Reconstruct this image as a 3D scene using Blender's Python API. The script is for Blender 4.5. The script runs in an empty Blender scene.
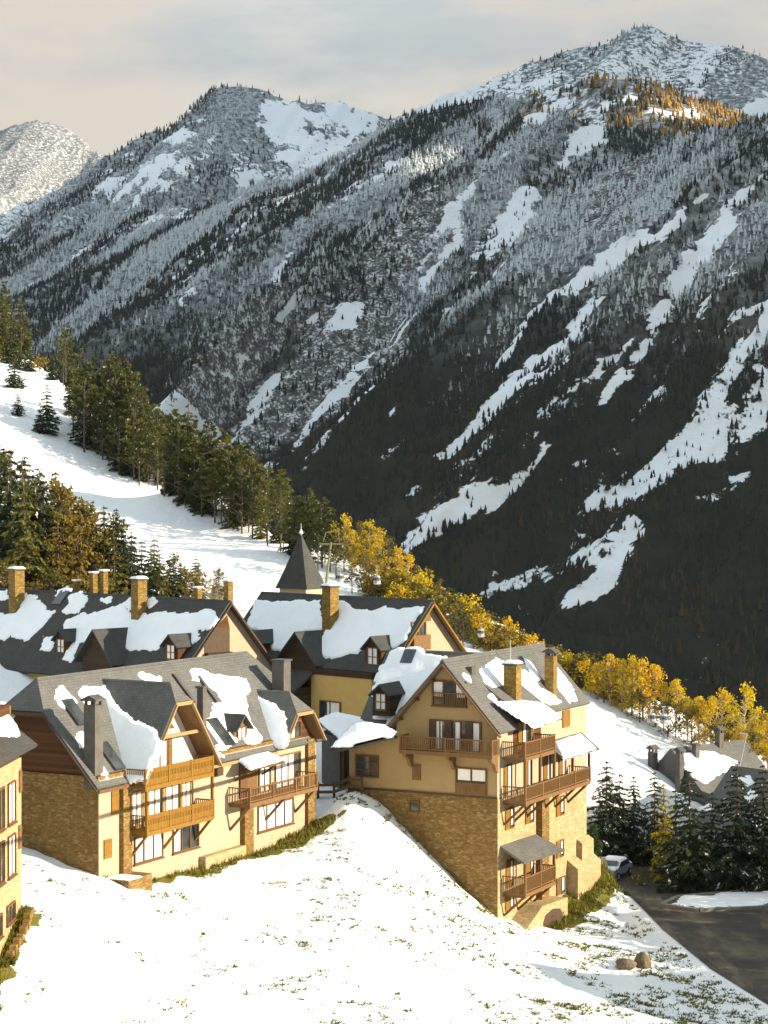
import bpy, math, random
import numpy as np
from mathutils import Vector
random.seed(7); RNG=np.random.default_rng(11)
scene=bpy.context.scene; COL=scene.collection
F=2000.; HY=500.                      # focal length in pixels, row of the horizon
rad=math.radians

# ------------------------------------------------------------------ helpers
def link(o): COL.objects.link(o); return o
def tag(o,label=None,cat=None,group=None,kind=None):
    if label: o['label']=label
    if cat: o['category']=cat
    if group: o['group']=group
    if kind: o['kind']=kind
    return o
def empty(name,loc,rz=0,label=None,cat=None,group=None):
    o=bpy.data.objects.new(name,None); o.empty_display_size=.3
    o.location=loc; o.rotation_euler=(0,0,rz); link(o); return tag(o,label,cat,group)
def mesh_np(name,V,polys,mat=None,smooth=False,parent=None,attrs=None,uv=None):
    """polys: (n,k) int array, all faces with k corners"""
    V=np.asarray(V,np.float32); polys=np.asarray(polys,np.int32); n,k=polys.shape
    me=bpy.data.meshes.new(name); me.vertices.add(len(V)); me.vertices.foreach_set('co',V.ravel())
    me.loops.add(n*k); me.loops.foreach_set('vertex_index',polys.ravel())
    me.polygons.add(n); me.polygons.foreach_set('loop_start',np.arange(0,n*k,k,dtype=np.int32))
    me.polygons.foreach_set('loop_total',np.full(n,k,np.int32))
    if smooth: me.polygons.foreach_set('use_smooth',np.ones(n,bool))
    if attrs:
        for a,v in attrs.items():
            at=me.attributes.new(a,'FLOAT','POINT'); at.data.foreach_set('value',np.asarray(v,np.float32).ravel())
    if mat: me.materials.append(mat)
    me.update(calc_edges=True); me.validate()
    o=bpy.data.objects.new(name,me); link(o)
    if parent: o.parent=parent
    return o
class MB:
    """collects convex solids of one part; every face gets metric UVs in its own plane"""
    def __init__(s): s.v=[]; s.f=[]
    def add(s,V,Fc):
        b=len(s.v); s.v+= [tuple(p) for p in V]; s.f+=[tuple(i+b for i in f) for f in Fc]; return s
    def box(s,x0,x1,y0,y1,z0,z1):
        return s.add([(x0,y0,z0),(x1,y0,z0),(x1,y1,z0),(x0,y1,z0),(x0,y0,z1),(x1,y0,z1),(x1,y1,z1),(x0,y1,z1)],
          [(0,3,2,1),(4,5,6,7),(0,1,5,4),(1,2,6,5),(2,3,7,6),(3,0,4,7)])
    def prism(s,P,d):
        P=[Vector(p) for p in P]; d=Vector(d); n=len(P)
        nrm=Vector((0,0,0))
        for i in range(n): nrm+=P[i].cross(P[(i+1)%n])
        if nrm.dot(d)>0: P=P[::-1]
        Q=[p+d for p in P]
        return s.add(P+Q,[tuple(range(n)),tuple(range(2*n-1,n-1,-1))]+[(i,i+n,(i+1)%n+n,(i+1)%n) for i in range(n)])
    def beam(s,p,q,w,h=None,up=(0,0,1)):
        h=h or w; p=Vector(p); q=Vector(q); d=(q-p).normalized(); u=Vector(up)
        if abs(d.dot(u))>.98: u=Vector((1,0,0))
        a=d.cross(u).normalized()*(w/2); b=a.cross(d).normalized()*(h/2)
        V=[p-a-b,p+a-b,p+a+b,p-a+b,q-a-b,q+a-b,q+a+b,q-a+b]
        return s.add(V,[(0,1,2,3),(7,6,5,4),(0,4,5,1),(1,5,6,2),(2,6,7,3),(3,7,4,0)])
    def cyl(s,p,q,r0,r1=None,n=10):
        r1=r0 if r1 is None else r1; p=Vector(p);q=Vector(q); d=(q-p).normalized()
        a=d.orthogonal().normalized(); b=d.cross(a); V=[]
        for c,r in ((p,r0),(q,r1)):
            for i in range(n):
                t=2*math.pi*i/n; V.append(c+a*math.cos(t)*r+b*math.sin(t)*r)
        return s.add(V,[tuple(range(n-1,-1,-1)),tuple(range(n,2*n))]+[(i,(i+1)%n,(i+1)%n+n,i+n) for i in range(n)])
    def build(s,name,mat,parent=None,dz=0,smooth=False,bevel=0):
        me=bpy.data.meshes.new(name); me.from_pydata(s.v,[],s.f)
        if mat: me.materials.append(mat)
        uv=me.uv_layers.new(name='UVMap')
        for p in me.polygons:
            n=p.normal
            if abs(n.z)>.985: u,w=Vector((1,0,0)),Vector((0,1,0))
            else: u=Vector((0,0,1)).cross(n).normalized(); w=n.cross(u)
            for li in p.loop_indices:
                c=me.vertices[me.loops[li].vertex_index].co; uv.data[li].uv=(c.dot(u),c.dot(w))
            p.use_smooth=smooth
        o=bpy.data.objects.new(name,me); link(o)
        if parent: o.parent=parent; o.location=(0,0,dz)
        if bevel:
            m=o.modifiers.new('bevel','BEVEL'); m.width=bevel; m.segments=2; m.limit_method='ANGLE'
        return o
# --- numpy noise
_P=RNG.permutation(512); _P=np.concatenate([_P,_P]); _G=RNG.random(512)
def vnoise(x,y):
    xi=np.floor(x).astype(int); yi=np.floor(y).astype(int); xf=x-xi; yf=y-yi
    u=xf*xf*xf*(xf*(xf*6-15)+10); w=yf*yf*yf*(yf*(yf*6-15)+10)
    h=lambda a,b:_G[_P[(a&511)+_P[b&511]]&511]
    return (h(xi,yi)*(1-u)+h(xi+1,yi)*u)*(1-w)+(h(xi,yi+1)*(1-u)+h(xi+1,yi+1)*u)*w
def fbm(x,y,o=4,g=.5):
    a=1.;t=0.;n=0.
    for i in range(o): t=t+a*vnoise(x*2**i+17.3*i,y*2**i-9.1*i); n+=a; a*=g
    return t/n
def ridged(x,y,o=4):
    a=1.;t=0.;n=0.
    for i in range(o): t=t+a*(1-np.abs(2*vnoise(x*2**i+5.1*i,y*2**i+3.7*i)-1)); n+=a; a*=.5
    return t/n
def sstep(a,b,x): t=np.clip((x-a)/(b-a),0,1); return t*t*(3-2*t)
def seg_dist(px,py,ax,ay,bx,by):
    dx,dy=bx-ax,by-ay; t=np.clip(((px-ax)*dx+(py-ay)*dy)/(dx*dx+dy*dy+1e-9),0,1)
    return np.hypot(px-ax-t*dx,py-ay-t*dy),t
def poly_sd(px,py,P):
    """signed distance to polygon, positive inside"""
    d=np.full(px.shape,1e9); ins=np.zeros(px.shape,bool)
    for i in range(len(P)):
        (ax,ay),(bx,by)=P[i],P[(i+1)%len(P)]
        d=np.minimum(d,seg_dist(px,py,ax,ay,bx,by)[0])
        c=((ay>py)!=(by>py)); x=(bx-ax)*(py-ay)/((by-ay) if by!=ay else 1e-9)+ax
        ins^=c&(px<x)
    return np.where(ins,d,-d)

# ------------------------------------------------------------------ materials
class NT:
    def __init__(s,name):
        s.m=bpy.data.materials.new(name); s.m.use_nodes=True; s.t=s.m.node_tree; s.t.nodes.clear()
        s.out=s.n('ShaderNodeOutputMaterial')
    def n(s,ty,**k):
        x=s.t.nodes.new(ty)
        for a,v in k.items():
            if a.startswith('_'): x.inputs[a[1:].replace('_',' ')].default_value=v
            else: setattr(x,a,v)
        return x
    def l(s,a,b): s.t.links.new(a,b)
    def noise(s,vec,scale,detail=4,rough=.55):
        x=s.n('ShaderNodeTexNoise'); x.inputs['Scale'].default_value=scale; x.inputs['Detail'].default_value=detail; x.inputs['Roughness'].default_value=rough
        if vec is not None: s.l(vec,x.inputs['Vector'])
        return x.outputs['Fac']
    def ramp(s,fac,stops,interp='LINEAR'):
        x=s.n('ShaderNodeValToRGB'); x.color_ramp.interpolation=interp; e=x.color_ramp.elements
        while len(e)<len(stops): e.new(.5)
        for i,(p,c) in enumerate(stops):
            e[i].position=p; e[i].color=(c if hasattr(c,'__len__') else (c,c,c))[:3]+(1,) if hasattr(c,'__len__') else (c,c,c,1)
        s.l(fac,x.inputs[0]); return x.outputs[0]
    def mix(s,f,a,b,bt='MIX'):
        x=s.n('ShaderNodeMix',data_type='RGBA',blend_type=bt)
        for sock,v in ((x.inputs[0],f),(x.inputs[6],a),(x.inputs[7],b)):
            if isinstance(v,bpy.types.NodeSocket): s.l(v,sock)
            elif hasattr(v,'__len__'): sock.default_value=tuple(v[:3])+(1,)
            else: sock.default_value=v
        return x.outputs[2]
    def math(s,op,a,b=None,c=None,clamp=False):
        x=s.n('ShaderNodeMath',operation=op); x.use_clamp=clamp
        for i,v in enumerate((a,b,c)):
            if v is None: continue
            if isinstance(v,bpy.types.NodeSocket): s.l(v,x.inputs[i])
            else: x.inputs[i].default_value=v
        return x.outputs[0]
    def mrange(s,v,a,b,c=0.,d=1.):
        x=s.n('ShaderNodeMapRange'); x.interpolation_type='SMOOTHSTEP'; s.l(v,x.inputs[0])
        for i,q in enumerate((a,b,c,d)): x.inputs[i+1].default_value=q
        return x.outputs[0]
    def coord(s,w='Object'): return s.n('ShaderNodeTexCoord').outputs[w]
    def mapping(s,vec,scale=(1,1,1),rot=(0,0,0)):
        x=s.n('ShaderNodeMapping'); x.inputs['Scale'].default_value=scale; x.inputs['Rotation'].default_value=rot; s.l(vec,x.inputs['Vector']); return x.outputs[0]
    def attr(s,name,ty='GEOMETRY'): return s.n('ShaderNodeAttribute',attribute_name=name,attribute_type=ty).outputs['Fac']
    def bump(s,h,dist=.05,strength=1.):
        x=s.n('ShaderNodeBump'); x.inputs['Distance'].default_value=dist; x.inputs['Strength'].default_value=strength; s.l(h,x.inputs['Height']); return x.outputs[0]
    def surf(s,col,rough=.8,normal=None,spec=.3,trans=0.,metal=0.):
        b=s.n('ShaderNodeBsdfPrincipled'); b.inputs['Specular IOR Level'].default_value=spec; b.inputs['Metallic'].default_value=metal
        for sock,v in ((b.inputs['Base Color'],col),(b.inputs['Roughness'],rough)):
            if isinstance(v,bpy.types.NodeSocket): s.l(v,sock)
            elif hasattr(v,'__len__'): sock.default_value=tuple(v[:3])+(1,)
            else: sock.default_value=v
        if normal is not None: s.l(normal,b.inputs['Normal'])
        o=b.outputs[0]
        if trans:
            t=s.n('ShaderNodeBsdfTranslucent'); s.l(col,t.inputs[0]) if isinstance(col,bpy.types.NodeSocket) else None
            mx=s.n('ShaderNodeMixShader'); mx.inputs[0].default_value=trans; s.l(o,mx.inputs[1]); s.l(t.outputs[0],mx.inputs[2]); o=mx.outputs[0]
        s.l(o,s.out.inputs[0]); return s.m
M={}
def mk_plain(name,c0,c1,scale=3.,rough=.8,bump=.01,bscale=None,coord='Object',stretch=(1,1,1),spec=.3):
    t=NT(name); v=t.mapping(t.coord(coord),stretch); n=t.noise(v,scale,5,.6)
    col=t.ramp(n,[(.3,c0),(.7,c1)]); nb=t.noise(v,bscale or scale*6,4,.6)
    M[name]=t.surf(col,rough,t.bump(nb,bump),spec); return M[name]
def mk_snow(name):
    t=NT(name); v=t.coord('Object'); n=t.noise(v,.5,5,.6); n2=t.noise(v,4.,4,.6)
    col=t.ramp(n,[(.25,(.80,.82,.85)),(.7,(.88,.89,.90))])
    h=t.math('ADD',t.math('MULTIPLY',n,.5),t.math('MULTIPLY',n2,.10)); M[name]=t.surf(col,.75,t.bump(h,.35,.8),.25)
mk_snow('snow')
def mk_roof_snow():
    t=NT('roof_snow'); v=t.coord('Object'); n=t.noise(v,.8,4,.5); n2=t.noise(v,6.,3,.6)
    M['roof_snow']=t.surf(t.ramp(n,[(.3,(.82,.84,.87)),(.7,(.88,.89,.90))]),.75,t.bump(t.math('ADD',n,t.math('MULTIPLY',n2,.12)),.10,.7),.25)
mk_roof_snow()
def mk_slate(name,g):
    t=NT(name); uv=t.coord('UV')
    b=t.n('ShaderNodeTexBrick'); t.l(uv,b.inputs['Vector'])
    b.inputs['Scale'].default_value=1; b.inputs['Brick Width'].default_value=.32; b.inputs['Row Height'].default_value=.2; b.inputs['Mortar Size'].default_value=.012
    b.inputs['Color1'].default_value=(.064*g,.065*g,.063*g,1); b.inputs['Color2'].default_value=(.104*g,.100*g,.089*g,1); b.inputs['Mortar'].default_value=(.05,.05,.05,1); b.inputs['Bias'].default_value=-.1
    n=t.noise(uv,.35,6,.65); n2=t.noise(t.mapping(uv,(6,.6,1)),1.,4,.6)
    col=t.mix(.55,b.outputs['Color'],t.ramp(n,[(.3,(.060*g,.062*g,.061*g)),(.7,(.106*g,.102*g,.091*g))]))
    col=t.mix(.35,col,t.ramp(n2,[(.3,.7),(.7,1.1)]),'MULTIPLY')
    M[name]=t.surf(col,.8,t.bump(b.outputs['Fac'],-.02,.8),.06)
mk_slate('slate',.85); mk_slate('slate_sunlit',1.55)  # same slate twice: sunlight put into the pale tone, shade into the dark
def mk_stone(name,pal,w=.36,h=.15):
    t=NT(name); uv=t.coord('UV')
    d=t.n('ShaderNodeTexNoise'); d.inputs['Scale'].default_value=2.2; t.l(uv,d.inputs['Vector'])
    vm=t.n('ShaderNodeVectorMath',operation='MULTIPLY_ADD'); t.l(d.outputs['Color'],vm.inputs[0]); vm.inputs[1].default_value=(.22,.16,0); t.l(uv,vm.inputs[2])
    b=t.n('ShaderNodeTexBrick'); t.l(vm.outputs[0],b.inputs['Vector']); b.inputs['Scale'].default_value=1
    b.inputs['Brick Width'].default_value=w; b.inputs['Row Height'].default_value=h; b.inputs['Mortar Size'].default_value=.014; b.offset=.37; b.squash=.8
    b.inputs['Color1'].default_value=(*pal[0],1); b.inputs['Color2'].default_value=(*pal[1],1); b.inputs['Mortar'].default_value=(*pal[2],1)
    vo=t.n('ShaderNodeTexVoronoi'); vo.inputs['Scale'].default_value=1.; t.l(t.mapping(vm.outputs[0],(4.2,9.,1)),vo.inputs['Vector'])
    sv=t.n('ShaderNodeSeparateColor'); t.l(vo.outputs['Color'],sv.inputs[0])
    c2=t.ramp(sv.outputs[0],[(0,pal[0]),(.45,pal[1]),(.8,pal[3]),(1,pal[4])])
    col=t.mix(.6,b.outputs['Color'],c2)
    n=t.noise(uv,.5,5,.6); col=t.mix(.5,col,t.ramp(n,[(.3,.7),(.7,1.15)]),'MULTIPLY')
    M[name]=t.surf(col,.9,t.bump(t.math('ADD',t.math('MULTIPLY',b.outputs['Fac'],-1),t.math('MULTIPLY',sv.outputs[1],.5)),.05),.15)
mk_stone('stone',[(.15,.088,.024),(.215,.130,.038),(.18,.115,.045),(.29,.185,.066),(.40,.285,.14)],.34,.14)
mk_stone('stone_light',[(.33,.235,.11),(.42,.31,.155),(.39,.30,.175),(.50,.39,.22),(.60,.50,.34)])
mk_stone('stone_chimney',[(.17,.095,.022),(.25,.158,.038),(.19,.12,.045),(.31,.205,.06),(.40,.29,.13)],.3,.14)
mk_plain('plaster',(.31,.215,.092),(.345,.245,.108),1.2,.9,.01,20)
mk_plain('plaster_ochre',(.50,.32,.095),(.56,.37,.12),1.2,.9,.01,20)
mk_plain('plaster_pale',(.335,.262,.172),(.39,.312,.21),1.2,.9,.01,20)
mk_plain('plaster_white',(.46,.42,.35),(.52,.48,.41),1.2,.9,.01,20)
mk_plain('wood_orange',(.155,.068,.004),(.225,.118,.009),9,.6,.006,40,stretch=(1,1,.3))
mk_plain('wood_brown',(.09,.045,.014),(.15,.078,.028),9,.7,.006,40,stretch=(1,1,.3))
mk_plain('wood_mid',(.125,.062,.018),(.19,.10,.034),9,.7,.006,40,stretch=(1,1,.3))
mk_plain('wood_trim',(.25,.155,.06),(.33,.215,.09),9,.7,.006,40)
mk_plain('wood_dark',(.045,.026,.014),(.085,.048,.025),9,.7,.006,40,stretch=(1,1,.3))
mk_plain('render_grey',(.06,.057,.052),(.10,.095,.088),2,.9,.01,20)
mk_plain('chimney_render',(.075,.068,.058),(.12,.11,.095),2,.9,.01,20)
mk_plain('curtain',(.66,.64,.60),(.80,.78,.74),3,.35,.01,8,stretch=(1,1,.1),spec=.6)
mk_plain('metal_grey',(.28,.29,.30),(.36,.37,.38),4,.4,.003)
mk_plain('metal_olive',(.14,.14,.06),(.19,.18,.085),4,.5,.003)
mk_plain('cabin_white',(.30,.31,.32),(.38,.39,.40),4,.35,.003)
mk_plain('rock',(.085,.065,.04),(.20,.15,.09),2.2,.9,.12,5)
mk_plain('bark',(.055,.038,.025),(.14,.10,.07),4,.9,.03,12,stretch=(1,1,.25))
mk_plain('bark_pale',(.20,.16,.12),(.38,.33,.27),4,.9,.02,12)
mk_plain('car_paint',(.25,.27,.30),(.27,.29,.32),4,.3,.0,spec=.5)
mk_plain('rubber',(.02,.02,.02),(.03,.03,.03),4,.8,.0)
mk_plain('kerb',(.16,.14,.12),(.26,.24,.2),3,.9,.02,12)
mk_plain('lamp_cream',(.52,.42,.24),(.60,.50,.32),3,.6,.01,12)
def mk_boards(name,c0,c1):
    t=NT(name); uv=t.coord('UV'); sp=t.n('ShaderNodeSeparateXYZ'); t.l(uv,sp.inputs[0])
    f=t.math('FRACT',t.math('MULTIPLY',sp.outputs[1],5.)); idx=t.math('FLOOR',t.math('MULTIPLY',sp.outputs[1],5.))
    wn=t.n('ShaderNodeTexWhiteNoise',noise_dimensions='1D'); t.l(idx,wn.inputs['W'])
    n=t.noise(t.mapping(uv,(1,14,1)),1.5,4,.6); k=t.math('ADD',t.math('MULTIPLY',wn.outputs[0],.5),t.math('MULTIPLY',n,.5))
    col=t.ramp(k,[(.2,c0),(.8,c1)]); gap=t.mrange(f,0.,.08); col=t.mix(gap,(.015,.01,.006),col)
    M[name]=t.surf(col,.75,t.bump(gap,.012),.2)
mk_boards('boards_brown',(.050,.020,.006),(.105,.043,.014))
mk_boards('boards_dark',(.03,.018,.010),(.07,.04,.02))
def mk_glass():
    t=NT('glass'); v=t.coord('Object'); n=t.noise(v,.9,2)
    M['glass']=t.surf(t.ramp(n,[(.35,(.018,.022,.026)),(.65,(.06,.065,.065))]),.06,None,.7)
mk_glass()
def mk_foliage(name,cols,snow=0.,trans=.25,tone=.5):
    """leaf colour varies from tree to tree, from clump to clump and over each crown; snow lies on the upward faces"""
    t=NT(name); oi=t.n('ShaderNodeObjectInfo'); g=t.n('ShaderNodeNewGeometry'); v=t.coord('Object')
    a=t.attr('clump'); n=t.noise(v,.7,3)
    k=t.math('ADD',t.math('ADD',t.math('MULTIPLY',oi.outputs['Random'],.42),t.math('MULTIPLY',a,.30)),t.math('MULTIPLY',n,.28))
    st=[(.12+.76*i/(len(cols)-1),c) for i,c in enumerate(cols)]
    col=t.ramp(k,st)
    if snow:
        s=t.attr('snow'); sp=t.math('GREATER_THAN',s,1-snow); col=t.mix(sp,col,(.80,.82,.85))
    M[name]=t.surf(col,.7,None,.15,trans)
mk_foliage('needles_dark',[(.012,.024,.013),(.024,.040,.017),(.040,.058,.020),(.075,.085,.024)],.06)
mk_foliage('needles_pine',[(.020,.030,.011),(.052,.064,.014),(.10,.10,.018),(.17,.15,.024)],.012)
mk_foliage('needles_cypress',[(.03,.06,.015),(.05,.085,.02)],0)
mk_foliage('leaves_gold',[(.16,.15,.010),(.42,.33,.010),(.62,.44,.012),(.70,.43,.014),(.58,.27,.015)],0,.42)
mk_foliage('leaves_rust',[(.07,.065,.012),(.15,.115,.016),(.24,.155,.022),(.17,.14,.02)],0,.3)
mk_foliage('leaves_olive',[(.06,.065,.018),(.12,.105,.02),(.22,.15,.025)],.02,.3)
mk_foliage('twigs',[(.12,.09,.06),(.26,.19,.10),(.36,.26,.09)],.02,.1)
mk_foliage('grass_blades',[(.06,.065,.008),(.16,.15,.015),(.28,.23,.025)],0,.2)

# ------------------------------------------------------------------ camera, sun, sky
cam=bpy.data.cameras.new('camera'); cam.sensor_fit='AUTO'; cam.sensor_width=36; cam.lens=F/1024*36; cam.clip_end=20000; cam.clip_start=1
co=link(bpy.data.objects.new('camera',cam)); co.rotation_euler=(rad(90)-math.atan(12/F),0,0); scene.camera=co
SUN_E=17.; SAZ=rad(-14.5)          # direction towards the sun, in plan
SDIR=Vector((math.cos(SAZ)*math.cos(rad(SUN_E)),math.sin(SAZ)*math.cos(rad(SUN_E)),math.sin(rad(SUN_E))))
sl=bpy.data.lights.new('sun','SUN'); sl.energy=5.; sl.angle=rad(.5); sl.color=(1,.86,.66)
so=link(bpy.data.objects.new('sun',sl)); so.rotation_euler=SDIR.to_track_quat('Z','Y').to_euler(); so.location=(60,-20,60)
w=bpy.data.worlds.new('World'); scene.world=w; w.use_nodes=True; nt=w.node_tree; nt.nodes.clear()
class WT(NT):
    def __init__(s): s.t=nt; s.out=s.n('ShaderNodeOutputWorld')
t=WT(); sky=t.n('ShaderNodeTexSky',sky_type='NISHITA'); sky.sun_disc=False; sky.sun_elevation=rad(SUN_E); sky.sun_rotation=math.pi/2-SAZ
sky.altitude=1500; sky.dust_density=1.5
gv=t.coord('Generated'); nm=t.n('ShaderNodeVectorMath',operation='NORMALIZE'); t.l(gv,nm.inputs[0])
cl1=t.noise(t.mapping(nm.outputs[0],(2.0,2.0,9.)),1.6,6,.55); cl2=t.noise(t.mapping(nm.outputs[0],(2.2,2.2,8)),1.9,6,.6)
sp=t.n('ShaderNodeSeparateXYZ'); t.l(nm.outputs[0],sp.inputs[0])
# cloud deck: grey-blue bodies, warm thin rims near the horizon
warm=t.mix(t.mrange(cl2,.38,.62),(3.5,3.75,3.85),(6.0,5.35,4.55))
cloud=t.mix(t.mrange(sp.outputs[2],.12,.5),warm,(6.7,7.9,8.5))
def glow(d,a,b_):
    x=t.n('ShaderNodeVectorMath',operation='DOT_PRODUCT'); t.l(nm.outputs[0],x.inputs[0]); v_=Vector(d).normalized(); x.inputs[1].default_value=tuple(v_); return t.math('MULTIPLY',t.mrange(x.outputs['Value'],a,b_),t.mrange(cl2,.34,.56,.25,1.))
cloud=t.mix(t.math('MAXIMUM',glow((-.21,1,.235),.991,.9998),glow((.17,1,.215),.985,.9995)),cloud,(6.1,5.35,4.5))
cov=t.mrange(cl1,.30,.5,.55,.97)
skyc=t.mix(cov,sky.outputs[0],cloud)
bg=t.n('ShaderNodeBackground'); bg.inputs[1].default_value=.055; t.l(skyc,bg.inputs[0]); t.l(bg.outputs[0],t.out.inputs[0])
vs=scene.view_settings; vs.view_transform='Standard'; vs.look='None'; vs.exposure=1.25; vs.gamma=1
scene.cycles.max_bounces=6; scene.cycles.diffuse_bounces=3; scene.cycles.transparent_max_bounces=6; scene.cycles.volume_bounces=0
scene.cycles.use_denoising=True

# ------------------------------------------------------------------ pixel geometry
def ray(px,py): return np.array(((px-384)/F,1.,(HY-py)/F))
def fr(ox,oy,phi): a=rad(phi); return (ox,oy,math.cos(a),math.sin(a))
def to_local(f,P):
    ox,oy,c,s=f; return ((P[0]-ox)*c+(P[1]-oy)*s,-(P[0]-ox)*s+(P[1]-oy)*c,P[2])
def to_world(f,p):
    ox,oy,c,s=f; return (ox+p[0]*c-p[1]*s,oy+p[0]*s+p[1]*c,p[2])
def hit(f,px,py,pl):
    """pixel -> local point on the plane through three local points"""
    a,b,c=[np.array(to_world(f,p)) for p in pl]; n=np.cross(b-a,c-a); r=ray(px,py); return to_local(f,r*(a.dot(n)/r.dot(n)))
RS=1.04   # size of the tall chalet
RF=fr(7.35,130,-27.5); LF=fr(-16.46,115,-27.5)

# ------------------------------------------------------------------ terrain
PLN=lambda X,Y:-46.4-.103*X+.165*Y
CP=[]
def cp(px,py,Y): CP.append(((px-384)/F*Y,Y,(HY-py)/F*Y))
for a in [(0,1024,99),(200,1024,103),(384,1024,106),(500,1024,109),(600,1024,112),(700,1024,115),(-150,1024,95),(850,1040,114),
  (497,912,130*RS),(563,918,134*RS),(430,852,133.2*RS),(363,790,134.6*RS),(134,885,118.6),(157,879,120.4),(202,869,124.5),(216,866,126),(291,836,135),(306,828,137),
  (97.7,874,115),(25,846,117.4),(21,908,108),(0,962,103.4),(60,925,110.5),(-60,930,108),(250,940,114),(384,905,121),(384,965,113),(450,960,118),(560,960,126),(642,962,129),
  (340,790,138.5),(330,812,139),(330,772,149),(600,878,156),(545,925,131.5*RS),(590,868,147*RS),
  (600,690,197),(640,760,172),(590,735,178),(640,800,165),(570,668,208),(700,752,188),(768,778,178),(860,820,170),(700,800,170),
  (270,580,221),(0,440,300),(0,380,375),(100,470,308),(150,500,288),(200,530,262),(60,400,352),(0,340,450),(100,428,330),(200,490,276),(300,552,241),(400,602,220),(500,640,212)]: cp(*a)
CP+=[(-20,150,-19.2),(0,150,-19.6),(-10,160,-18.),(0,168,-17.),(20,152,-23.5),(-30,135,-18.5),(-40,115,-18.5),(-35,170,-14),(-20,185,-14),(5,185,-16),(-45,200,-7)]
for X,Y in [(-40,80),(-10,75),(30,80),(70,90),(80,130),(90,170),(-80,120),(-80,200),(-110,300),(-140,400),(-160,500),(-60,480),(20,300),(60,260),(0,360),(100,230)]:
    CP.append((X,Y,max(PLN(X,Y),-36 if X<60 else -44) if Y>100 else PLN(X,Y)*.5-15))
for lx,ly,z in((1.8,2.0,-28.3),(1.9,5.5,-29.0),(2.4,9,-28.7),(3.2,13,-28.6),(1.0,16.5,-27.),(4.5,18,-28.8)):
    q=to_world(RF,(lx,ly,z)); CP.append((q[0]*RS,q[1]*RS,q[2]*RS))
CP=np.array(CP)
def _tps_fit(P,lam):
    n=len(P); X=P[:,:2]/100; d=np.hypot(X[:,None,0]-X[None,:,0],X[:,None,1]-X[None,:,1])
    K=np.where(d>0,d*d*np.log(np.maximum(d,1e-9)),0)+lam*np.eye(n); Q=np.c_[np.ones(n),X]
    A=np.block([[K,Q],[Q.T,np.zeros((3,3))]]); return np.linalg.solve(A,np.r_[P[:,2],np.zeros(3)])
TW=_tps_fit(CP,2e-4)
def tps(X,Y):
    X=np.asarray(X,float)/100; Y=np.asarray(Y,float)/100; n=len(CP); out=TW[n]+TW[n+1]*X+TW[n+2]*Y
    for i in range(n):
        d2=(X-CP[i,0]/100)**2+(Y-CP[i,1]/100)**2; out=out+TW[i]*.5*d2*np.log(np.maximum(d2,1e-12))
    return out
ROADP=[(16.6,166),(17.9,158),(18.6,148),(19.2,139.5),(20.6,128),(22.8,117.6),(24.5,104),(27,85),(75,85),(75,166)]
CTH=np.array([-.6,-.35,-.192,-.142,-.092,-.042,.008,.058,.108,.158,.192,.4]); CY=np.array([900,640,453,335,281,246,225,216,206,194,186,172.])
def terrain(X,Y,detail=True):
    X=np.asarray(X,float); Y=np.asarray(Y,float)
    Yc=np.interp(X/np.maximum(Y,20),CTH,CY); d=np.maximum(0,Y-Yc)
    Ye=np.minimum(Y,Yc+6); sc=Ye/np.maximum(Y,1)
    Xe=np.where(Y>Yc+6,X*sc,X)
    z=tps(Xe,Ye)
    z=np.where(Y<85,np.maximum(z,-34),z)
    z=z-np.maximum(0,(np.abs(X)-200))*.15*(X>0)
    if detail: z=z+(fbm(X*.11,Y*.11,4)-.5)*1.0*sstep(100,170,Y)+(fbm(X*.3,Y*.3,3)-.5)*.55+(fbm(X*.9+7,Y*.9,3)-.5)*.30*(Y<150)
    rm=sstep(-2.2,.1,poly_sd(X,Y,ROADP)); z=z*(1-rm)+(-30.06)*rm
    z=z-np.where(d>0,.62*d*d/(d+25),0)
    return np.maximum(z,-300+10*fbm(X*.004,Y*.004,3))
def ground(x,y): return float(terrain(np.array([x]),np.array([y]))[0])
def drop(px,py,y0=95,y1=620):
    """where the ray of a pixel first meets the terrain"""
    Y=np.linspace(y0,y1,1400); r=ray(px,py); z=terrain(r[0]*Y,Y); i=np.argmax(z>=r[2]*Y)
    if not z[i]>=r[2]*Y[i]: return None
    return (r[0]*Y[i],Y[i],z[i])
def mk_ground():
    t=NT('ground_snow'); v=t.coord('Object'); g=t.attr('grass')
    n=t.noise(v,.9,6,.6); n1=t.noise(v,.12,4); n3=t.noise(v,5.,4,.7)
    snow=t.ramp(n1,[(.3,(.76,.77,.78)),(.7,(.84,.835,.82))])
    gcol=t.ramp(n3,[(.25,(.05,.052,.010)),(.5,(.13,.12,.02)),(.8,(.20,.16,.035))])
    k=t.math('ADD',t.math('MULTIPLY',n,.55),t.math('MULTIPLY',n3,.45))
    f=t.mrange(t.math('ADD',k,t.math('MULTIPLY',g,.62)),.80,.86)
    col=t.mix(f,snow,gcol)
    h=t.math('ADD',t.math('MULTIPLY',n,.6),t.math('MULTIPLY',n3,.15))
    M['ground']=t.surf(col,.8,t.bump(h,.5,.9),.2)
mk_ground()
def axis(parts):
    out=[]
    for a,b,s in parts: out+=list(np.arange(a,b,s))
    out.append(parts[-1][1]); return np.array(out)
gx=axis([(-6000,-1200,400),(-1200,-200,50),(-200,-90,5),(-90,-28,1.6),(-28,30,.42),(30,60,1.5),(60,200,7),(200,1200,60),(1200,6000,400)])
gy=axis([(-800,40,60),(40,88,3),(88,150,.42),(150,230,1.),(230,460,2.2),(460,700,8),(700,1500,60),(1500,9000,500)])
GX,GY=np.meshgrid(gx,gy); GZ=terrain(GX,GY)
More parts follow.
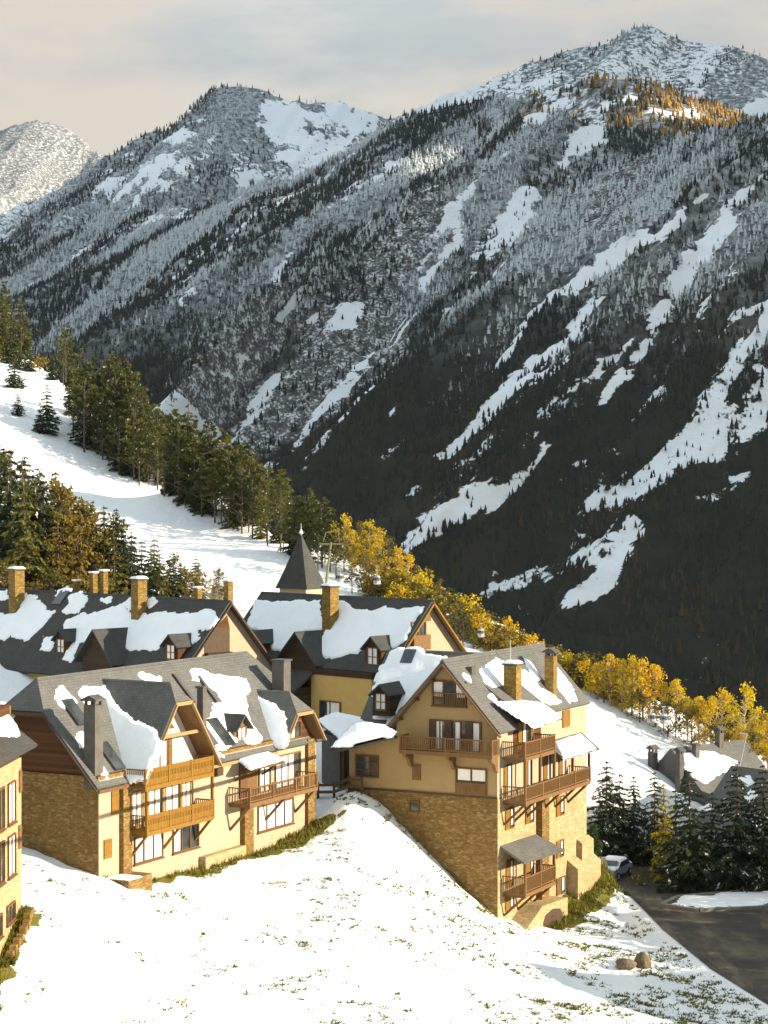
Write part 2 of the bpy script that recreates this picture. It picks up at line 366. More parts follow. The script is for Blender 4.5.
# bare grass: by the house feet, on the steep bank to the right and on the shaded lower slope
gr=np.zeros(GX.shape)
def add_gr(P,amt,soft=1.2):
    global gr
    gr=np.maximum(gr,amt*sstep(-soft,soft*.6,poly_sd(GX,GY,P)+(fbm(GX*.8,GY*.8,3)-.5)*1.6))
def L2(f,pts): k=RS if f is RF else 1.; return [(to_world(f,(x,y,0))[0]*k,to_world(f,(x,y,0))[1]*k) for x,y in pts]
add_gr(L2(LF,[(-.2,2.6),(.8,3),(.7,8),(1.2,12),(1.2,17),(1.9,21),(2.0,25),(-.5,25.5)]),1.15,.35)
add_gr(L2(RF,[(-.3,4.2),(2.7,4.0),(2.3,10),(2.0,16),(1.8,20),(-.4,20)]),1.3,.5)
add_gr(L2(RF,[(-9.6,-.9),(-5,-.5),(.5,-.6),(.5,.3),(-9.6,.3)]),.5,.35)
add_gr([(-20.6,99),(-19.5,99),(-18.9,109),(-19.8,109)],1.1,.4)
sh=sstep(2,12,GX-1.5*(GY-116)*-.1)*sstep(152,138,GY)
gr=np.maximum(gr,(.16*sstep(6,16,GX)*sstep(150,135,GY)*(GY<150)+.12*(GY<150)*sstep(-14,4,GX)))
gr=np.maximum(gr,.26*sstep(-8.,-.5,poly_sd(GX,GY,ROADP))*sstep(150,140,GY))
Yc=np.interp(GX/np.maximum(GY,20),CTH,CY); gr=np.maximum(gr,1.2*sstep(8,30,GY-Yc)); gr[GY<86]=.2
ny,nx=GX.shape; idx=np.arange(ny*nx).reshape(ny,nx)
quads=np.stack([idx[:-1,:-1],idx[:-1,1:],idx[1:,1:],idx[1:,:-1]],-1).reshape(-1,4)
tag(mesh_np('ground',np.stack([GX,GY,GZ],-1).reshape(-1,3),quads,M['ground'],True,attrs={'grass':gr}),kind='structure')
def mk_asphalt():
    t=NT('asphalt'); v=t.coord('Object'); n=t.noise(v,.25,5,.6); n2=t.noise(t.mapping(v,(1,.25,1),(0,0,.5)),.6,4,.6); n3=t.noise(v,8,3)
    c=t.ramp(n,[(.3,(.018,.016,.013)),(.5,(.042,.034,.024)),(.66,(.12,.09,.055))])
    c=t.mix(t.mrange(n2,.48,.66),c,(.13,.098,.058)); c=t.mix(.3,c,t.ramp(n3,[(.3,.6),(.7,1.2)]),'MULTIPLY')
    M['asphalt']=t.surf(c,.75,t.bump(n3,.01),.3)
mk_asphalt()
rp=MB(); rp.add([(x,y,-30.0) for x,y in [(16.9,165.5),(18.2,158),(18.9,148),(19.5,139.5),(20.9,128),(23.1,117.6),(24.8,104),(27.3,85),(74,85),(74,165.5)]],[tuple(range(9,-1,-1))])
tag(rp.build('road',M['asphalt']),kind='structure')

# ------------------------------------------------------------------ mountains
def mk_mountain(name,forest,bare,rocky,frost_lo,frost_hi,fleck=.5):
    t=NT(name); v=t.coord('Object'); sn=t.attr('snow'); rk=t.attr('rock'); g=t.n('ShaderNodeNewGeometry')
    n=t.noise(v,.02,7,.62); n2=t.noise(v,.12,5,.65); n3=t.noise(v,.45,3,.6)
    sp=t.n('ShaderNodeSeparateXYZ'); t.l(v,sp.inputs[0]); z=t.math('ADD',sp.outputs[2],t.math('MULTIPLY',t.math('SUBTRACT',n,.5),160.))
    low=t.ramp(n2,[(.3,bare),(.7,forest)]); nb=t.noise(v,.007,5,.6); low=t.mix(t.mrange(nb,.50,.66),low,t.ramp(n2,[(.3,(.042,.027,.011)),(.7,(.026,.022,.010))])); high=t.ramp(n2,[(.38,(.07,.08,.085)),(.62,(.42,.45,.47))])
    veg=t.mix(t.mrange(z,frost_lo,frost_hi),low,high)
    rkc=t.ramp(t.math('ADD',t.math('MULTIPLY',n3,.5),t.math('MULTIPLY',n2,.5)),[(.42,rocky),(.52,(.16,.155,.15)),(.57,(.55,.58,.62)),(.66,(.76,.79,.83))])
    veg=t.mix(t.mrange(rk,.4,.65),veg,rkc)
    k=t.math('ADD',sn,t.math('MULTIPLY',t.math('SUBTRACT',n2,.5),fleck)); k=t.math('ADD',k,t.math('MULTIPLY',t.math('SUBTRACT',n3,.5),.35))
    col=t.mix(t.mrange(k,.46,.58),veg,(.80,.83,.87))
    M[name]=t.surf(col,.9,t.bump(t.math('ADD',n2,t.math('MULTIPLY',n3,.3)),3.,.6),.1)
mk_mountain('mountain_forest',(.016,.018,.010),(.034,.027,.014),(.05,.046,.042),60,230,1.1)
mk_mountain('mountain_dark',(.012,.016,.011),(.024,.022,.012),(.045,.042,.04),60,240,1.2)
mk_mountain('mountain_high',(.06,.065,.07),(.10,.095,.09),(.10,.10,.10),-100,100,1.3)
TREES=[]     # far forest: x,y,z,height,frost,tone
def mountain(name,crest,fall,slope,reach,back,step,mat,amp,lam,chutes=(),snow_hi=0,rock=None,trees=0,th=11,dens=None,bulge=0.,snow0=0.,nsnow=.5,tone=0.,sun_gold=None,streak=.12,zs=-60,f0=20,f1=230):
    C=np.array([((px-384)/F*Y,Y,(HY-py)/F*Y) for px,py,Y in crest]); 
    seg=np.hypot(np.diff(C[:,0]),np.diff(C[:,1])); S=np.r_[0,np.cumsum(seg)]
    # smooth resample of the crest
    s=np.arange(0,S[-1],step); ck=lambda c:np.convolve(np.pad(np.interp(s,S,c),4,mode='edge'),np.ones(9)/9,'valid')
    cx,cy,cz=ck(C[:,0]),ck(C[:,1]),ck(C[:,2]); cz=cz+(fbm(s/60,s*0,4)-.5)*amp*.35
    tt=np.r_[-back+np.arange(0,back,step*2.5),np.arange(0,reach,step)]; f=np.array(fall)/np.hypot(*fall)
    Sg,Tg=np.meshgrid(s,tt); X=cx[None]+f[0]*Tg; Y=cy[None]+f[1]*Tg
    wob=(fbm(Sg/(lam*2.),Tg/(lam*2.5),3)-.5)*lam*.9
    r=ridged((Sg+wob)/lam,Tg/(lam*3.2)+7,5)-.55; r2=fbm(X/(lam*.35),Y/(lam*.35),5)-.5
    grow=sstep(0,lam*1.2,np.abs(Tg))
    Z=cz[None]-slope*np.where(Tg>0,Tg,-Tg*.8)+amp*grow*r+amp*.45*(.35+.65*grow)*r2+bulge*np.sin(np.clip(Tg/reach,0,1)*math.pi)
    Z=np.maximum(Z,-320)
    px=384+F*X/Y; py=HY-F*Z/Y
    sn=np.full(X.shape,snow0)+nsnow*(fbm((Sg+wob)/(lam*.55),Tg/(lam*1.6)+3,5)-.5)*2+snow_hi*sstep(.5,1.,Z/max(cz.max(),1))
    st=ridged((Sg+wob*1.1)/(lam*.24),Tg/(lam*5.5)+11,3); th_=np.quantile(st,1-streak); sk=sstep(th_-.03,th_+.06,st)*sstep(.36,.52,fbm(Sg/(lam*.5)+4,Tg/(lam*1.3),4))*sstep(zs,zs+160,Z)
    sn=np.maximum(sn,.85*sk+.5*(fbm(X/12,Y/12,3)-.5)*(sk>.1))
    jx=(fbm(X/34,Y/34,5,.65)-.5)*44; jy=(fbm(X/34+40,Y/34,5,.65)-.5)*44
    base=sn.copy()
    for ch in chutes:
        amt=ch[0]; pts=ch[1:]
        for (ax,ay,aw),(bx,by,bw) in zip(pts[:-1],pts[1:]):
            d,u=seg_dist(px+jx,py+jy,ax,ay,bx,by); wd=aw+(bw-aw)*u
            sn=np.maximum(sn,np.where(d<wd*1.6,abs(amt)*sstep(1.5,.35,d/wd)+.9*(fbm(X/9,Y/9,3,.6)-.52)+1.3*(fbm(X/40+3,Y/40,4,.6)-.56),-1)) if amt>0 else np.where(d<wd,np.minimum(sn,.15),sn)
    rk=np.zeros(X.shape)
    if rock:
        for (ax,ay,bx,by,wd) in rock:
            d,u=seg_dist(px+jx,py+jy,ax,ay,bx,by); rk=np.maximum(rk,sstep(1.2,.4,d/wd))
    n,m=X.shape; I=np.arange(n*m).reshape(n,m)
    q=np.stack([I[:-1,:-1],I[:-1,1:],I[1:,1:],I[1:,:-1]],-1).reshape(-1,4)
    o=tag(mesh_np(name,np.stack([X,Y,Z],-1).reshape(-1,3),q,mat,True,attrs={'snow':sn,'rock':rk}),kind='structure')
    if trees:
        k=RNG.integers(0,(n-1)*(m-1),trees*4); a=k//(m-1); b=k%(m-1)
        vis=(py[a,b]<700)&(px[a,b]>-60)&(px[a,b]<830)&(Tg[a,b]>-20)
        pr=(.13+.87*sstep(.66,.38,sn[a,b]))*(1-.75*rk[a,b])*(.35+.65*sstep(.35,.55,fbm(X[a,b]/45,Y[a,b]/45,3)))
        if dens: pr=pr*dens(px[a,b],py[a,b],Z[a,b])
        ok=vis&(RNG.random(len(a))<pr); a,b=a[ok][:trees],b[ok][:trees]; c=len(a)
        x=X[a,b]+RNG.normal(0,step*.5,c); y=Y[a,b]+RNG.normal(0,step*.5,c)
        bn=fbm((Sg+wob)[a,b]/(lam*.3),Tg[a,b]/(lam*1.2),4); fro=np.clip(sstep(f0,f1,Z[a,b]+60*(RNG.random(c)-.5))*(.45+.45*RNG.random(c))*(.35+1.5*sstep(.3,.7,bn)),0,1)
        if sun_gold is not None: hh=sun_gold(px[a,b],py[a,b],Tg[a,b]); fro=fro*(1-.85*hh); tn_=np.where((hh>.4)&(RNG.random(c)<.8),.955+.06*RNG.random(c),tone+RNG.random(c)*.93)  # crest trees turn orange for larches and for the gold of the sun
        else: tn_=tone+RNG.random(c)*.93
        TREES.append(np.c_[x,y,Z[a,b]-.6,th*(.5+.8*RNG.random(c)**1.3)*np.where(sn[a,b]>.5,.35+.4*RNG.random(c),1.),fro,tn_])
    return o
# peak far to the left
mountain('mountain',[(-260,190,5600),(-60,132,5600),(0,127,5600),(62,131,5600),(82,138,5600),(106,152,5500),(150,205,5300),(240,270,5000)],(-.15,-1),.62,1500,500,16,M['mountain_high'],170,420,snow0=.26,nsnow=.55,rock=[(0,140,90,190,60),(-20,128,60,142,34),(0,185,70,205,34)])
# peak at the head of the valley, wooded to the left and open snow to the right
mountain('mountain',[(-150,270,3150),(0,222,3300),(60,184,3400),(140,138,3500),(196,110,3500),(222,94,3500),(240,76,3500),(256,88,3490),(280,104,3480),(305,111,3500),(345,108,3550),(395,112,3600),(470,100,3650)],(-.32,-1),.66,1300,400,9,M['mountain_high'],95,260,
  snow0=.30,nsnow=.55,chutes=[(.85,(262,112,10),(290,135,34),(300,170,30)),(.85,(325,125,22),(375,122,18),(340,155,26)),(.85,(235,160,8),(265,178,24)),(.8,(200,120,8),(160,160,12),(125,185,10)),(.8,(140,165,8),(100,190,12)),(.7,(225,120,5),(185,170,9),(150,190,9)),(-.6,(205,110,3),(240,150,3))],trees=12000,th=8.5,dens=lambda px,py,z:.25+.75*sstep(275,215,px+.25*(py-90)))
# high ridge behind to the right
mountain('mountain',[(300,160,3000),(380,128,3100),(440,100,3200),(520,64,3300),(580,47,3300),(615,36,3300),(650,29,3300),(690,42,3300),(730,52,3250),(768,66,3200),(860,90,3100),(980,150,3000)],(-.5,-.87),.7,1100,400,9,M['mountain_high'],62,230,
  snow0=.60,nsnow=.6,chutes=[(.8,(560,70,8),(530,95,12)),(.8,(640,60,6),(610,85,10)),(.85,(700,80,8),(680,100,14)),(.9,(768,100,14),(730,115,14))],trees=6000,th=8)
# long wooded flank to the left
mountain('mountain',[(-260,330,2300),(-100,278,2200),(0,243,2150),(110,224,2120),(200,205,2080),(300,178,2040),(395,128,2000),(450,112,1980),(560,95,1980)],(-.6,-.8),.60,900,260,5.,M['mountain_forest'],55,170,
  snow0=.18,nsnow=.42,chutes=[(.8,(300,252,5),(268,278,7)),(.7,(240,222,3),(225,262,5)),(.7,(205,255,4),(185,300,4)),(.75,(420,150,6),(360,190,6),(330,205,5)),(.6,(190,200,6),(110,232,8)),(.7,(110,240,5),(60,262,6)),(.8,(220,370,3),(190,388,3))],trees=29000,th=6.6)
# sunlit mountain top, its gold put into the trees, and its rocky spur
CH3=[(.95,(600,132,12),(585,148,14),(572,162,9)),(.85,(560,98,8),(500,120,7),(440,160,8),(380,196,7)),(.9,(525,192,14),(508,225,20),(496,262,14)),(.9,(535,262,12),(505,298,18),(455,345,14)),
  (.85,(590,205,14),(572,240,11)),(.75,(460,200,7),(440,260,7),(420,300,6)),(.85,(350,305,12),(340,318,10)),(.7,(322,300,5),(280,340,8),(235,362,6)),(.6,(300,262,5),(255,300,5)),(.65,(240,360,5),(190,400,5)),(.7,(480,240,7),(462,300,8),(440,330,6)),
  (.8,(590,310,15),(548,352,16),(500,410,11),(450,452,7)),(.7,(430,480,9),(415,492,6))]
mountain('mountain',[(420,150,1960),(470,124,1940),(530,95,1920),(570,84,1910),(600,80,1900),(650,86,1900),(700,102,1890),(750,124,1880),(810,152,1860),(900,200,1840)],(.30,-.95),.58,330,200,4.,M['mountain_forest'],22,110,
  snow0=.24,nsnow=.6,chutes=[(.8,(640,92,7),(600,112,12)),(.85,(690,108,9),(655,122,11)),(.8,(560,100,6),(540,118,8))],trees=4200,th=8.,sun_gold=lambda px,py,T:sstep(505,545,px+0*T),dens=lambda px,py,z:.75,streak=.05)
mountain('mountain',[(900,210,1650),(800,176,1680),(745,158,1710),(700,148,1730),(650,140,1745),(600,130,1755),(560,120,1765),(530,114,1770),(500,122,1760),(460,160,1710),(400,205,1650),(323,249,1590),(250,305,1520),(172,395,1430),(100,480,1350)],(-.66,-.75),.74,760,220,4.,M['mountain_dark'],52,105,
  snow0=.10,nsnow=.50,chutes=CH3,rock=[(323,262,190,402,34),(420,215,330,330,40),(380,330,260,420,45),(470,330,420,400,30),(640,190,600,230,30)],trees=32000,th=6.3,f0=20,f1=230,dens=lambda px,py,z:np.where(py>395,.55,1.),streak=.27)
# dark shoulder to the right
CH2=[(.95,(592,303,9),(563,347,11),(526,384,10),(490,418,8),(446,455,5)),(.85,(704,256,6),(666,318,8),(630,364,6),(600,402,4)),(.8,(556,290,5),(520,330,6),(498,366,5)),(.75,(640,330,4),(600,372,5),(560,405,4)),(.75,(740,270,4),(700,318,5),(668,352,4)),(.7,(520,430,4),(480,455,5),(452,470,4)),(.65,(436,478,5),(410,494,6)),(.7,(660,385,4),(622,420,5)),(.95,(768,178,6),(735,205,11),(705,240,12),(672,290,11),(650,325,7)),(.9,(648,230,8),(610,258,11),(575,288,11)),(.8,(700,190,5),(660,235,5)),(1.,(790,375,34),(740,415,28),(690,452,22),(640,480,16),(590,506,9)),
  (1.,(545,445,5),(512,472,8),(470,500,11),(430,525,14),(400,548,13)),(.8,(640,530,9),(580,552,13),(530,570,15),(485,590,12)),(.85,(630,552,13),(600,575,15),(560,600,10)),(.6,(600,440,4),(560,470,4)),(.7,(768,300,5),(720,340,5)),(.55,(700,500,5),(768,470,5))]
mountain('mountain',[(1900,-60,1560),(1400,-30,1500),(1000,40,1430),(900,80,1410),(830,100,1395),(768,119,1380),(700,135,1410),(640,150,1430),(590,172,1440),(555,200,1440),(510,255,1420),(470,318,1390),(430,385,1350),(390,440,1310),(340,500,1260)],(-.62,-.78),.72,760,240,3.6,M['mountain_dark'],44,95,
  snow0=.08,nsnow=.60,chutes=CH2,rock=[(640,165,600,215,26)],trees=36000,th=6.3,f0=0,f1=185,streak=.27,zs=-50,dens=lambda px,py,z:np.where(py>430,.8,1.))
T=np.concatenate(TREES)
def far_forest(T):
    # each tree: three ragged tiers of six spikes over a short stem
    n=len(T); k=6; V=[];Fc=[]; base=0; tiers=[(.04,.20,.62),(.30,.155,.84),(.58,.10,1.0)]
    ang=RNG.random((n,1))*6.28; ring=np.arange(k)/k*2*math.pi
    parts=[];fr_=[];tn=[]; polys=[]; off=0
    for z0,r0,z1 in tiers:
        r=r0*T[:,3:4]*(.6+.8*RNG.random((n,k))); a=ang+ring[None]+RNG.normal(0,.2,(n,k))
        bx=T[:,0:1]+r*np.cos(a); by=T[:,1:2]+r*np.sin(a); bz=T[:,2:3]+T[:,3:4]*(z0+.10*(RNG.random((n,k))-.5))
        P=np.concatenate([np.stack([bx,by,bz],-1),np.stack([T[:,0],T[:,1],T[:,2]+T[:,3]*z1],-1)[:,None]],1)  # n,k+1,3
        parts.append(P.reshape(-1,3)); i=np.arange(n)[:,None]*(k+1)+off
        j=np.arange(k)[None]; polys.append(np.stack([i+j,i+(j+1)%k,i+k+0*j],-1).reshape(-1,3)); off+=n*(k+1)
        fr_.append(np.repeat(T[:,4],k+1)); tn.append(np.repeat(T[:,5],k+1))
    return np.concatenate(parts),np.concatenate(polys),np.concatenate(fr_),np.concatenate(tn)
def mk_far():
    t=NT('far_conifers'); fr_=t.attr('frost'); tn=t.attr('tone'); v=t.coord('Object'); g=t.n('ShaderNodeNewGeometry'); n=t.noise(v,.5,3); n2=t.noise(v,.012,4)
    d=t.ramp(tn,[(0,(.008,.013,.010)),(.5,(.016,.020,.012)),(.8,(.024,.026,.013)),(.93,(.040,.034,.016)),(.96,(.34,.19,.04))])
    d=t.mix(t.mrange(n2,.42,.62),d,(.009,.013,.009)); nr=t.noise(v,.0055,5,.65); d=t.mix(t.math('MULTIPLY',t.mrange(nr,.53,.66),t.mrange(tn,.25,.6,.3,1.)),d,t.ramp(tn,[(.2,(.020,.018,.008)),(.9,(.058,.036,.012))]))
    k=t.math('ADD',t.math('MULTIPLY',fr_,.85),t.math('MULTIPLY',t.math('SUBTRACT',n,.5),.9))
    M['far']=t.surf(t.mix(t.mrange(k,.30,.85),d,(.54,.58,.60)),.9,None,.1)
mk_far()
V,P,fa,ta=far_forest(T)
tag(mesh_np('forest',V,P,M['far'],False,attrs={'frost':fa,'tone':ta}),'snow dusted conifer forest covering the shaded mountain flanks','forest',kind='stuff')
# ------------------------------------------------------------------ houses
class House:
    def __init__(s,name,label,cat,f,phi,zb,group=None,S=1.):
        s.f=f; s.zb=zb; s.root=empty(name,(f[0]*S,f[1]*S,zb*S),rad(phi),label,cat,group); s.root.scale=(S,S,S)
    def part(s,mb,name,mat,parent=None,bevel=0,smooth=False):
        return mb.build(name,M[mat],parent or s.root,0 if parent else -s.zb,smooth,bevel)
    def slab(s,name,pts,th,mat,parent=None):
        P=[Vector(p) for p in pts]; n=(P[1]-P[0]).cross(P[2]-P[0]).normalized(); n=n if n.z>0 else -n
        return s.part(MB().prism(P,n*-th),name,mat,parent)
    def snow(s,pl,pix,th=.24,noise=.35,parent=None,step=.11,uvpoly=None,edge=.45):
        a,b,c=[Vector(p) for p in pl]; u=(b-a).normalized(); n=u.cross(c-a).normalized(); n=n if n.z>0 else -n; v=n.cross(u)
        uv=uvpoly or []
        if pix:
            for px,py in pix:
                d=Vector(hit(s.f,px,py,pl))-a; uv.append((d.dot(u),d.dot(v)))
        U=np.array(uv); lo=U.min(0)-.4; hi=U.max(0)+.4
        g0=np.arange(lo[0],hi[0]+step,step); g1=np.arange(lo[1],hi[1]+step,step); A,B=np.meshgrid(g0,g1)
        off=RNG.random()*50
        sd=poly_sd(A,B,uv)+.04+noise*((fbm(A*.9+off,B*.9,4)-.5)*2.2+(fbm(A*2.6+off,B*3.2,3)-.5)*1.5)*(1 if noise else 0)
        h=np.sign(sd)*th*.38*np.sqrt(np.clip(np.abs(sd)/(edge*.35),0,1))*(.8+.4*fbm(A*.5+off,B*.5,3)); h=np.maximum(h,-.09)
        ny,nx=A.shape; I=np.arange(ny*nx).reshape(ny,nx); q=np.stack([I[:-1,:-1],I[:-1,1:],I[1:,1:],I[1:,:-1]],-1).reshape(-1,4)
        keep=(sd.ravel()[q]>0).any(1); q=q[keep]
        if len(q)==0: return
        used,inv=np.unique(q,return_inverse=True); q=inv.reshape(-1,4)
        a_,u_,v_,n_=[np.array(x) for x in (a,u,v,n)]
        P=(a_+A.ravel()[used,None]*u_+B.ravel()[used,None]*v_+h.ravel()[used,None]*n_)
        o=mesh_np('snow_cover',P,q,M['roof_snow'],True,parent or s.root); o.location=(0,0,0 if parent else -s.zb); return o
    # openings; ax 'x': wall whose outside is +x, ax 'y': wall whose outside is -y; a0..a1 runs along the wall
    def P(s,ax,w,a,out,z): return (w+out,a,z) if ax=='x' else (a,w-out,z)
    def bx(s,mb,ax,w,a0,a1,o0,o1,z0,z1):
        p=s.P(ax,w,a0,o0,z0); q=s.P(ax,w,a1,o1,z1)
        return mb.box(min(p[0],q[0]),max(p[0],q[0]),min(p[1],q[1]),max(p[1],q[1]),min(z0,z1),max(z0,z1))
    def window(s,ax,w,a0,a1,z0,z1,frame='wood_brown',pane='glass',n=2,cur=(),sill=None,bars=0,t=.09,parent=None,name='window'):
        fm=MB()
        for b0,b1,y0,y1 in ((a0,a0+t,z0,z1),(a1-t,a1,z0,z1),(a0+t,a1-t,z1-t,z1),(a0+t,a1-t,z0,z0+t)): s.bx(fm,ax,w,b0,b1,-.02,.10,y0,y1)
        for i in range(1,n): c=a0+(a1-a0)*i/n; s.bx(fm,ax,w,c-t*.45,c+t*.45,-.02,.085,z0+t,z1-t)
        for i in range(1,bars+1): c=z0+(z1-z0)*i/(bars+1); s.bx(fm,ax,w,a0+t,a1-t,-.02,.075,c-.03,c+.03)
        fo=s.part(fm,name,frame,parent)
        pm=MB(); s.bx(pm,ax,w,a0+t,a1-t,-.03,.02,z0+t,z1-t); s.part(pm,'pane',pane,fo) if not parent else None
        if parent: s.part(pm,'pane',pane,parent)
        for c0,c1,y0 in cur:
            cm=MB(); s.bx(cm,ax,w,a0+(a1-a0)*c0,a0+(a1-a0)*c1,.0,.035,z0+(z1-z0)*y0+t,z1-t); s.part(cm,'curtain','curtain',fo if not parent else parent)
        if sill: sm=MB(); s.bx(sm,ax,w,a0-.08,a1+.08,-.02,.16,z0-.09,z0-.005); s.part(sm,'sill',sill,fo if not parent else parent)
        return fo
    def shutter(s,ax,w,a0,a1,z0,z1,mat='wood_orange',o0=.0,o1=.075):
        m=MB(); s.bx(m,ax,w,a0,a1,o0-.02,o1,z0,z1)
        for z in (z0+(z1-z0)*.18,z0+(z1-z0)*.78): s.bx(m,ax,w,a0+.02,a1-.02,o1-.01,o1+.025,z,z+.09)
        return s.part(m,'shutter',mat)
    def balcony(s,ax,w,a0,a1,zf,dep,zr,mat='wood_mid',style='bars',posts=(),braces=(),left=True,right=True,bdrop=1.5,bmat=None,sp=.14):
        d=MB(); s.bx(d,ax,w,a0,a1,-.05,dep,zf-.14,zf); s.bx(d,ax,w,a0-.04,a1+.04,dep-.03,dep+.05,zf-.22,zf+.04)
        b=s.part(d,'balcony',mat)
        r=MB(); runs=[('f',a0,a1)]+([('s',a0,0)] if left else [])+([('s',a1,0)] if right else [])
        for k,p0,p1 in runs:
            if k=='f':
                s.bx(r,ax,w,p0,p1,dep-.05,dep+.05,zr-.07,zr); 
                if style=='bars':
                    s.bx(r,ax,w,p0,p1,dep-.03,dep+.03,zf+.12,zf+.18); n=int((p1-p0)/sp)
                    for i in range(n): c=p0+(p1-p0)*(i+.5)/n; s.bx(r,ax,w,c-.025,c+.025,dep-.02,dep+.02,zf+.15,zr-.05)
                else:
                    n=max(1,int((p1-p0)/.165))
                    for i in range(n):
                        c0=p0+(p1-p0)*i/n; c1=p0+(p1-p0)*(i+1)/n
                        s.bx(r,ax,w,c0+.012,c1-.012,dep-.02,dep+.02,zf+.06,zf+.40); s.bx(r,ax,w,c0+.03,c1-.03,dep-.02,dep+.02,zf+.40,zr-.2); s.bx(r,ax,w,c0+.012,c1-.012,dep-.02,dep+.02,zr-.2,zr-.06)
                    s.bx(r,ax,w,p0,p1,dep-.035,dep+.035,zf+.36,zf+.42); s.bx(r,ax,w,p0,p1,dep-.035,dep+.035,zr-.24,zr-.18)
                npost=max(2,int((p1-p0)/2.4)+1)
                for i in range(npost): c=p0+(p1-p0)*i/(npost-1); s.bx(r,ax,w,c-.06,c+.06,dep-.06,dep+.06,zf-.1,zr+.04)
            else:
                s.bx(r,ax,w,p0-.04,p0+.04,0,dep-.06,zr-.07,zr); n=int(dep/sp)
                for i in range(n): c=dep*(i+.5)/n; s.bx(r,ax,w,p0-.02,p0+.02,c-.025,c+.025,zf,zr-.05)
        s.part(r,'railing',mat,b)
        for a,zt in posts: m=MB(); s.bx(m,ax,w,a-.08,a+.08,dep-.12,dep+.04,zr+.04,zt); s.part(m,'post',bmat or mat,b)
        for a in braces:
            m=MB(); m.beam(s.P(ax,w,a,dep-.1,zf-.2),s.P(ax,w,a,.03,zf-.15-bdrop),.13,.15); s.bx(m,ax,w,a-.07,a+.07,0,dep-.02,zf-.28,zf-.15)
            s.part(m,'brace',bmat or mat,b)
        return b
    def chimney(s,pl,px0,px1,pyb,pyt,mat='stone_chimney',cap='flat',snowcap=False,ratio=1.0,name='chimney',sinkz=1.2):
        p=Vector(hit(s.f,(px0+px1)/2,pyb,pl)); W=to_world(s.f,p); sc=F/W[1]; c,n=s.f[2],abs(s.f[3])
        wd=(px1-px0)/sc/(c*1+n*ratio); a,b=wd/2,wd*ratio/2; p.z+=0; h=(pyb-pyt)/sc
        z1=p.z+h; m=MB().box(p.x-a,p.x+a,p.y-b,p.y+b,p.z-sinkz,z1)
        o=s.part(m,name,mat)
        if cap=='flat':
            k=MB().box(p.x-a-.09,p.x+a+.09,p.y-b-.09,p.y+b+.09,z1+.001,z1+.12); s.part(k,'cap','render_grey',o)
            z1+=.12
        if cap=='hood':
            k=MB()
            for dx in(-1,1):
                for dy in(-1,1): k.box(p.x+dx*(a-.1)-.07,p.x+dx*(a-.1)+.07,p.y+dy*(b-.1)-.07,p.y+dy*(b-.1)+.07,z1,z1+.25)
            k.box(p.x-a-.14,p.x+a+.14,p.y-b-.14,p.y+b+.14,z1+.25,z1+.36); k.prism([(p.x-a-.1,p.y-b-.1,z1+.36),(p.x+a+.1,p.y-b-.1,z1+.36),(p.x,p.y-b-.1,z1+.6)],(0,2*b+.2,0))
            s.part(k,'cap','render_grey',o)
        if snowcap:
            A,B=np.meshgrid(np.linspace(-1,1,9),np.linspace(-1,1,9)); hh=z1+.02+.2*np.sqrt(np.clip(1-np.maximum(abs(A),abs(B))**4,0,1))*(.8+.4*fbm(A*2+p.x,B*2,2))
            I=np.arange(81).reshape(9,9); q=np.stack([I[:-1,:-1],I[:-1,1:],I[1:,1:],I[1:,:-1]],-1).reshape(-1,4)
            sn=mesh_np('snow_cap',np.stack([p.x+A*(a+.1),p.y+B*(b+.1),hh-.02],-1).reshape(-1,3),q,M['snow'],True,o)
        return o,p
    def dormer(s,pl,px,pyt,wid,zh,front,roofmat='slate',wall='boards_dark',win=True,ax='y',over=.35,slope=.9,sill=.35,lit=False,paneX='curtain',name='dormer'):
        """small gabled dormer; ax = way it faces: 'y' -> -y, 'x' -> +x. (px,pyt): pixel of the front top of its little ridge; front: local coordinate of its front"""
        if ax=='y': p=hit(s.f,px,pyt,[(0,front,0),(1,front,0),(0,front,1)]); c=p[0]
        else: p=hit(s.f,px,pyt,[(front,0,0),(front,1,0),(front,0,1)]); c=p[1]
        zr=p[2]; a,b,cc=[np.array(q) for q in pl]; n=np.cross(b-a,cc-a)
        hw=wid/2; ze=zr-slope*hw; D=6.
        X=lambda al,ot,z:(c+al,front-ot,z) if ax=='y' else (front+ot,c+al,z)
        m=MB().prism([X(-hw*.85,-.02,ze-zh),X(hw*.85,-.02,ze-zh),X(hw*.85,-.02,ze+.1*hw),X(0,-.02,zr-.08),X(-hw*.85,-.02,ze+.1*hw)],Vector(X(0,-D,0))-Vector(X(0,0,0)))
        o=s.part(m,name,wall)
        # roof runs back until it meets the main slope
        def back(al,z):
            q=np.array(X(al,0,z)); d=np.array(X(al,-1,z))-q; return float(((a-q).dot(n))/d.dot(n))
        for sg in(-1,1):
            r=[X(0,over,zr),X(0,-back(0,zr)-.15,zr),X(sg*hw*1.12,-back(sg*hw*1.12,ze-.12*hw*slope)-.15,ze-.12*hw*slope),X(sg*hw*1.12,over,ze-.12*hw*slope)]
            s.slab('dormer_roof',r,.1,roofmat,o)
        if win:
            ww=hw*.55; m=MB(); fa='y' if ax=='y' else 'x'
            s.window(fa,front,c-ww,c+ww,ze-zh+sill,ze+.05,'wood_mid','glass',2,((.08,.46,.05),(.54,.92,.05)) if paneX=='curtain' else (),None,1,.07,parent=o)
        return o
def pl_y(z0,x0,k): return [(x0,0,z0),(x0,10,z0),(x0+1,0,z0-k)]     # slope falling towards +x
